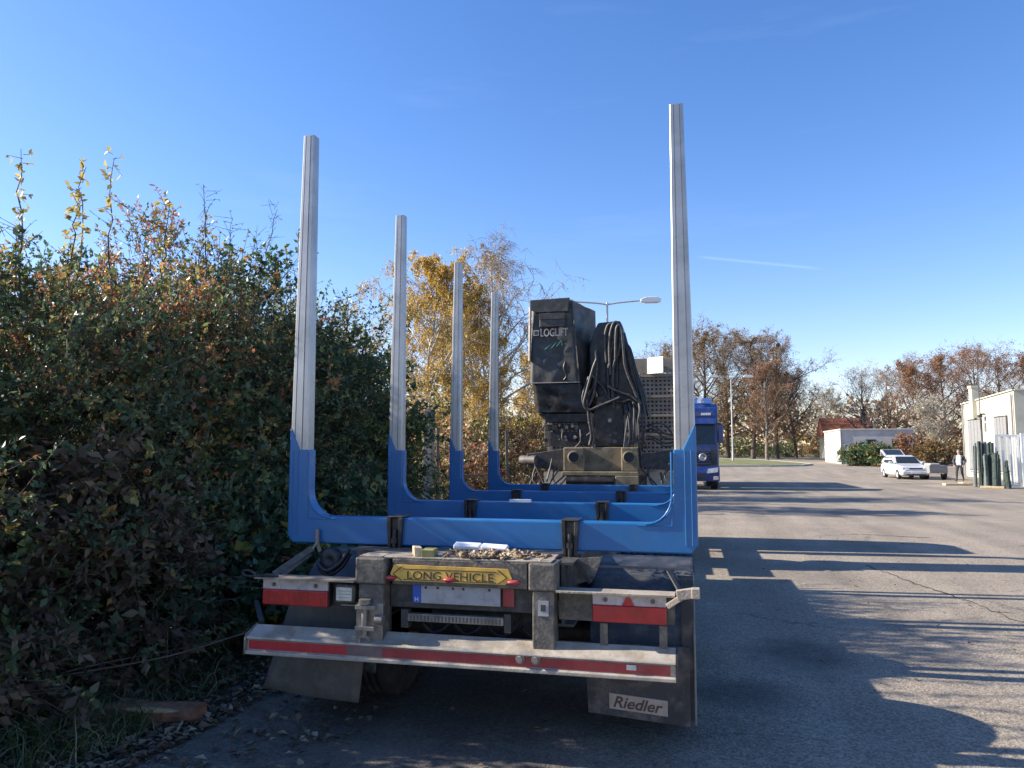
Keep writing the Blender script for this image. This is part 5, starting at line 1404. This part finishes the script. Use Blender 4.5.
lgm = pmat('rotten_bark', (0.20, 0.10, 0.06), 0.95, 0, 0.4, 14, (0.10, 0.08, 0.06), 0.6, bump=0.8, bscale=30)
t = thing('broken_log', 'short broken log with reddish bark and a pale split, on the road edge', 'log', (-3.2, 4.18, 0))
pr0 = []
V, Fs = [], []
N, M = 14, 9
for j in range(M):
    u = j/(M-1)
    cxx, cyy = -3.45+0.50*u, 4.12+0.10*u
    for i in range(N):
        a = 2*math.pi*i/N
        rr = 0.105*(1-0.25*u)*(1+0.10*math.sin(3*a+5*u)+0.06*rnd.uniform(-1, 1))
        cut = max(0, math.sin(a)-0.55)*0.06
        V.append((cxx+0.02*math.cos(a)*rnd.random(), cyy+rr*math.cos(a), 0.075+(rr*0.85-cut)*math.sin(a)))
for j in range(M-1):
    for i in range(N): Fs.append((j*N+i, j*N+(i+1) % N, (j+1)*N+(i+1) % N, (j+1)*N+i))
Fs += [tuple(range(N)), tuple(range(M*N-1, (M-1)*N-1, -1))]
MB().add(V, Fs).build('trunk_piece', lgm, t)
MB().prism([(-3.36, 0.118), (-3.12, 0.135), (-2.97, 0.128), (-3.05, 0.112), (-3.3, 0.10)], 'y', 4.045, 4.085).build('split_wood', pmat('split_wood', (0.40, 0.27, 0.14), 0.85, 0, 0.25, 20), t, bevel=0.006)

# fence posts seen between the stakes
FP = pmat('old_post', (0.20, 0.165, 0.125), 0.95, 0, 0.3, 6, bump=0.4)
FPC = pmat('concrete_post', (0.24, 0.225, 0.20), 0.95, 0, 0.25, 5, bump=0.3)
for x, y, h, w, m, lab in ((-4.2, 11.8, 2.30, 0.15, FPC, 'thick weathered fence post right of the second left stake'),
                           (-4.2, 12.35, 2.05, 0.055, FP, 'thin wooden post just right of the thick fence post'),
                           (-3.85, 14.6, 2.15, 0.06, FP, 'thin wooden post left of the front left stake'),
                           (-4.2, 17.5, 2.15, 0.07, FP, 'thin brown post between the front left stake and the crane')):
    t = thing('fence_post', lab, 'post', (x, y, 0), 'old posts among the shrubs', local=True)
    MB().box(-w/2, w/2, -w/2, w/2, 0, h).build('shaft', m, t, bevel=0.01)
    MB().prism([(-w/2*1.05, h+0.001), (w/2*1.05, h+0.001), (0, h+w*0.35)], 'y', -w/2*1.05, w/2*1.05).build('post_tip', m, t)
    t.rotation_euler = (rnd.uniform(-.02, .02), rnd.uniform(-.03, .03), rnd.uniform(-.3, .3))
o = MB().tube([(-4.35, 13.6, 1.22), (-4.05, 14.1, 1.20), (-3.85, 14.6, 1.21)], 0.02, 6, 3).build('fence_rail', FP)
tag(o, 'thin horizontal rail running to the post left of the front left stake', 'rail')

# ---- trees
def tree(name, label, x, y, H, cr, base_frac, mat, twigmat, trunkmat, nleaf, leaf, seed, group=None, droop=0.0, tr=None, up=0.5, nlimb=22, density=1.0, lean=(0, 0)):
    global rng
    keep = rng; rng = np.random.default_rng(seed)
    z0 = zg(y)
    t = thing(name, label, 'tree', (x, y, z0), group, local=True)
    tr = tr or H*0.016
    A, Bq, RA, RB = [], [], [], []
    def chain(p, d, ln, r0, r1, m, wob):
        pts = [p]
        d = d/np.linalg.norm(d)
        for i in range(m):
            d = d + rng.normal(0, wob, 3); d[2] += 0.02; d /= np.linalg.norm(d)
            p = p + d*ln/m; pts.append(p)
        rr = np.linspace(r0, r1, m+1)
        for i in range(m):
            A.append(pts[i]); Bq.append(pts[i+1]); RA.append(rr[i]); RB.append(rr[i+1])
        return pts, d
    trunk, _ = chain(np.array([0., 0., -0.05]), np.array([lean[0], lean[1], 1.0]), H*0.93, tr, tr*0.12, 12, 0.035)
    trunk = np.array(trunk)
    tips, tdirs = [], []
    thinA, thinB, thinR = [], [], []
    for i in range(nlimb):
        u = base_frac + (0.97-base_frac)*(i+rng.random())/nlimb
        f = u*12; j = min(int(f), 11)
        p = trunk[j]*(1-(f-j))+trunk[j+1]*(f-j)
        az = i*2.399+rng.uniform(-.4, .4)
        prof = math.sin(math.pi*min(1, max(0.06, (u-base_frac)/(1-base_frac)*0.80+0.20)))**0.7
        ln = cr*prof*rng.uniform(0.75, 1.2)
        el = up + 0.7*(u-base_frac)
        d = np.array([math.cos(az), math.sin(az), el*1.2])
        r = tr*(1-u)*0.55+tr*0.06
        pts, dl = chain(p, d, ln, r, r*0.25, 5, 0.12)
        for q in range(7):
            jj = 1+rng.integers(0, 5); pp = pts[jj]
            d2 = dl*0.5+rng.normal(0, 0.6, 3)+np.array([0, 0, 0.25])
            l2 = ln*rng.uniform(0.22, 0.5)
            pts2, dl2 = chain(pp, d2, l2, r*0.35, r*0.12, 3, 0.16)
            for q2 in range(int(5*density)):
                p3 = pts2[1+rng.integers(0, 3)]
                d3 = dl2*0.4+rng.normal(0, 0.6, 3)+np.array([0, 0, 0.15-droop])
                d3 /= np.linalg.norm(d3)
                l3 = ln*rng.uniform(0.10, 0.26)
                p4 = p3+d3*l3
                thinA.append(p3); thinB.append(p4); thinR.append(r*0.10)
                tips.append(p3); tdirs.append(d3*l3)
                for q3 in range(3):
                    u3 = rng.uniform(0.3, 1)
                    pa = p3+d3*l3*u3
                    d4 = d3*0.6+rng.normal(0, 0.5, 3)+np.array([0, 0, -droop*1.6])
                    d4 *= l3*0.7/np.linalg.norm(d4)
                    thinA.append(pa); thinB.append(pa+d4); thinR.append(r*0.06)
                    tips.append(pa); tdirs.append(d4)
    v1, f1 = seg_arrays(np.array(A), np.array(Bq), np.array(RA), np.array(RB), 6)
    link('trunk', np_mesh('trunk', v1, f1, trunkmat, smooth=True), t)
    minr = max(0.004, H*0.0006)
    rr = np.maximum(np.array(thinR), minr)
    v1, f1 = seg_arrays(np.array(thinA), np.array(thinB), rr, rr*0.5, 3)
    link('twigs', np_mesh('twigs', v1, f1, twigmat), t)
    if nleaf:
        tp, td = np.array(tips), np.array(tdirs)
        idx = rng.integers(0, len(tp), nleaf)
        # some boughs keep more leaves than others
        w = 0.5+0.5*np.sin(tp[idx, 0]*1.7/cr*3+seed)*np.sin(tp[idx, 2]*1.3/cr*3+seed*2)
        idx = idx[rng.random(nleaf) < 0.35+0.65*w]
        n = len(idx)
        P = tp[idx]+td[idx]*rng.uniform(0.1, 1.05, (n, 1))+rng.normal(0, leaf*0.6, (n, 3))
        D = rng.normal(size=(n, 3)); D[:, 2] -= 0.3
        LL = leaf*rng.uniform(0.6, 1.3, n)
        v, f, tn = leaf_arrays(P, D, LL, LL*0.6, np.clip(rng.random(n)*0.7+0.3*w[:n] if len(w) >= n else rng.random(n), 0, 1))
        link('crown', np_mesh('crown', v, f, mat, tn), t)
    rng = keep
    return t

GB = 'birches beyond the hedge'
tree('birch_tree', 'golden-leaved weeping birch seen right of the second left stake', -8.0, 22.3, 7.9, 2.5, 0.14, L_BIRCH, TWIGB, BIRCH, 70000, 0.066, 3, GB, droop=0.75, up=0.55, nlimb=30)
tree('birch_tree', 'yellow birch just right of the third left stake', -7.6, 26.5, 8.0, 2.1, 0.12, L_BIRCH, TWIGB, BIRCH, 70000, 0.070, 5, GB, droop=0.7, up=0.6, nlimb=30)
tree('birch_tree', 'tall nearly bare birch between the front left stake and the crane', -6.9, 28.0, 10.0, 2.7, 0.22, L_BIRCH, TWIGB, BIRCH, 6000, 0.06, 8, GB, droop=0.45, up=0.75, nlimb=34, density=1.4)
tree('birch_tree', 'small golden birch low behind the bare birch, left of the crane', -6.2, 31.5, 6.0, 2.0, 0.10, L_BIRCH, TWIGB, BIRCH, 36000, 0.085, 12, GB, droop=0.5, up=0.6, nlimb=26)

GI = 'autumn trees on and behind the grass island'
def at(px, depth):      # place along the viewing direction at a real distance
    a = R(13.2); xc = (px-512)/760*depth
    return xc*math.cos(a)-depth*math.sin(a), xc*math.sin(a)+depth*math.cos(a)
far = [
 (642, 118, 15.0, 6.0, L_TAN, 9000, 'brownish tree behind the crane guard, left of the right stakes', GI, TWIGF),
 (672, 112, 17.0, 6.0, L_TAN, 9000, 'tan tree directly behind the rearmost right stake', GI, TWIGF),
 (704, 104, 18.0, 6.5, L_TAN, 12000, 'tall tan tree right above the parked blue truck', GI, TWIGF),
 (727, 112, 18.5, 6.5, L_TAN, 7000, 'tall half bare tree left of the far street lamp', GI, TWIGF),
 (752, 102, 17.0, 6.0, L_TAN, 12000, 'broad tan tree with dark trunk right of the far street lamp', GI, TWIGF),
 (766, 97, 12.8, 4.4, L_RUST, 6500, 'smaller rusty tree with pale trunk at the front of the island', GI, TWIGF),
 (776, 104, 16.5, 6.0, L_RUST, 4500, 'half bare tree with dark upper twigs on the island', GI, TWIGF),
 (795, 112, 13.0, 5.6, L_TAN, 9000, 'wide low tan tree at the right end of the island', GI, TWIGF),
 (822, 128, 11.5, 5.0, L_PALE, 5000, 'pale whitish bare tree above the small red roof', GI, TWIGW),
]
for i, (px, dp, h, cr, m, nlf, lab, grp, tw) in enumerate(far):
    x, y = at(px, dp)
    tree('island_tree', lab, x, y, h, cr, 0.16, m, tw, BARKG if i == 5 else BARK, int(nlf*2.0), 0.16, 40+i, grp, up=0.55, nlimb=24, density=1.4, tr=h*0.020)
GR2 = 'autumn trees behind the buildings on the right'
far2 = [
 (866, 100, 12.0, 4.6, L_PALE, 1500, 'pale bare tree above the low grey building', TWIGW),
 (889, 106, 12.5, 4.8, L_TAN, 2500, 'nearly bare tree behind the white car', TWIGB),
 (918, 92, 11.8, 5.2, L_RUST, 10000, 'rusty brown tree above the walking person', TWIGF),
 (946, 96, 13.2, 5.6, L_RUST, 12000, 'largest rusty tree just left of the cream shop roof', TWIGF),
 (975, 104, 15.6, 5.6, L_RUST, 5000, 'tall half bare tree rising behind the cream shop', TWIGF),
 (1004, 98, 13.6, 5.4, L_RUST, 7500, 'rusty tree behind the right end of the cream shop', TWIGF),
 (1034, 96, 12.6, 5.2, L_RUST, 8000, 'rusty tree cut off by the right picture edge', TWIGF),
 (933, 78, 6.6, 2.6, L_PALE, 2600, 'small tree with whitish leaves beside the cream shop', TWIGW),
]
for i, (px, dp, h, cr, m, nlf, lab, tw) in enumerate(far2):
    x, y = at(px, dp)
    tree('autumn_tree', lab, x, y, h, cr, 0.14, m, tw, BARK, int(nlf*2.0), 0.15, 70+i, GR2, up=0.6, nlimb=24, density=1.4, tr=h*0.018)

# clipped hedge and undergrowth far off
G3 = 'low hedges and undergrowth far off'
for i, (px, dp, h, rx, ry, m, lab) in enumerate((
    (853, 72, 1.95, 1.5, 1.0, L_DARK, 'left end of the trimmed green hedge before the low building'),
    (867, 71, 1.95, 1.5, 1.0, L_DARK, 'middle of the trimmed green hedge before the low building'),
    (881, 70, 1.95, 1.5, 1.0, L_DARK, 'right end of the trimmed green hedge behind the white car'),
    (912, 74, 2.6, 2.2, 1.2, L_RUST, 'brown undergrowth behind the small grey cart'),
    (940, 72, 2.6, 2.2, 1.2, L_TAN, 'tan undergrowth behind the walking person'),
    (738, 122, 3.2, 3.4, 1.5, L_DARK, 'dark undergrowth behind the foot of the far street lamp'),
    (765, 124, 2.4, 3.4, 1.5, L_DARK, 'dark low hedge behind the pale island trunk'),
    (790, 126, 2.6, 3.4, 1.5, L_DARK, 'dark hedge at the right end of the island'),
    (815, 118, 3.6, 2.2, 1.5, L_TAN, 'tan bush left of the low grey building'),
    (700, 120, 3.6, 4.0, 1.5, L_DARK, 'dark undergrowth right behind the parked blue truck'))):
    x, y = at(px, dp)
    bush('far_bush', lab, (x, y), h, rx, ry, 700, 8, 0.20, m, ln=0.5, group=G3, cat='bush')

# closing belt of woodland behind everything
parts, SA, SB = [], [], []
n = 11000
ang = rng.uniform(R(-75), R(62), n)
rad = rng.uniform(150, 175, n)
hh = 8.0 + 2.5*np.sin(ang*13) + 1.5*np.sin(ang*31+1)
P = np.stack([rad*np.sin(ang), rad*np.cos(ang), 0.7+hh*rng.random(n)], 1)
lv, _ = sprays(P, rng.normal(size=(n, 3))+np.array([0, 0, 0.4]), 2.2, 7, 0.75, 0.7, 0.1)
o = link('far_wood', np_mesh('far_wood', lv[0], lv[1], L_TAN, lv[2]))
tag(o, 'far belt of brown autumn woodland closing the horizon', 'woodland', kind='stuff')
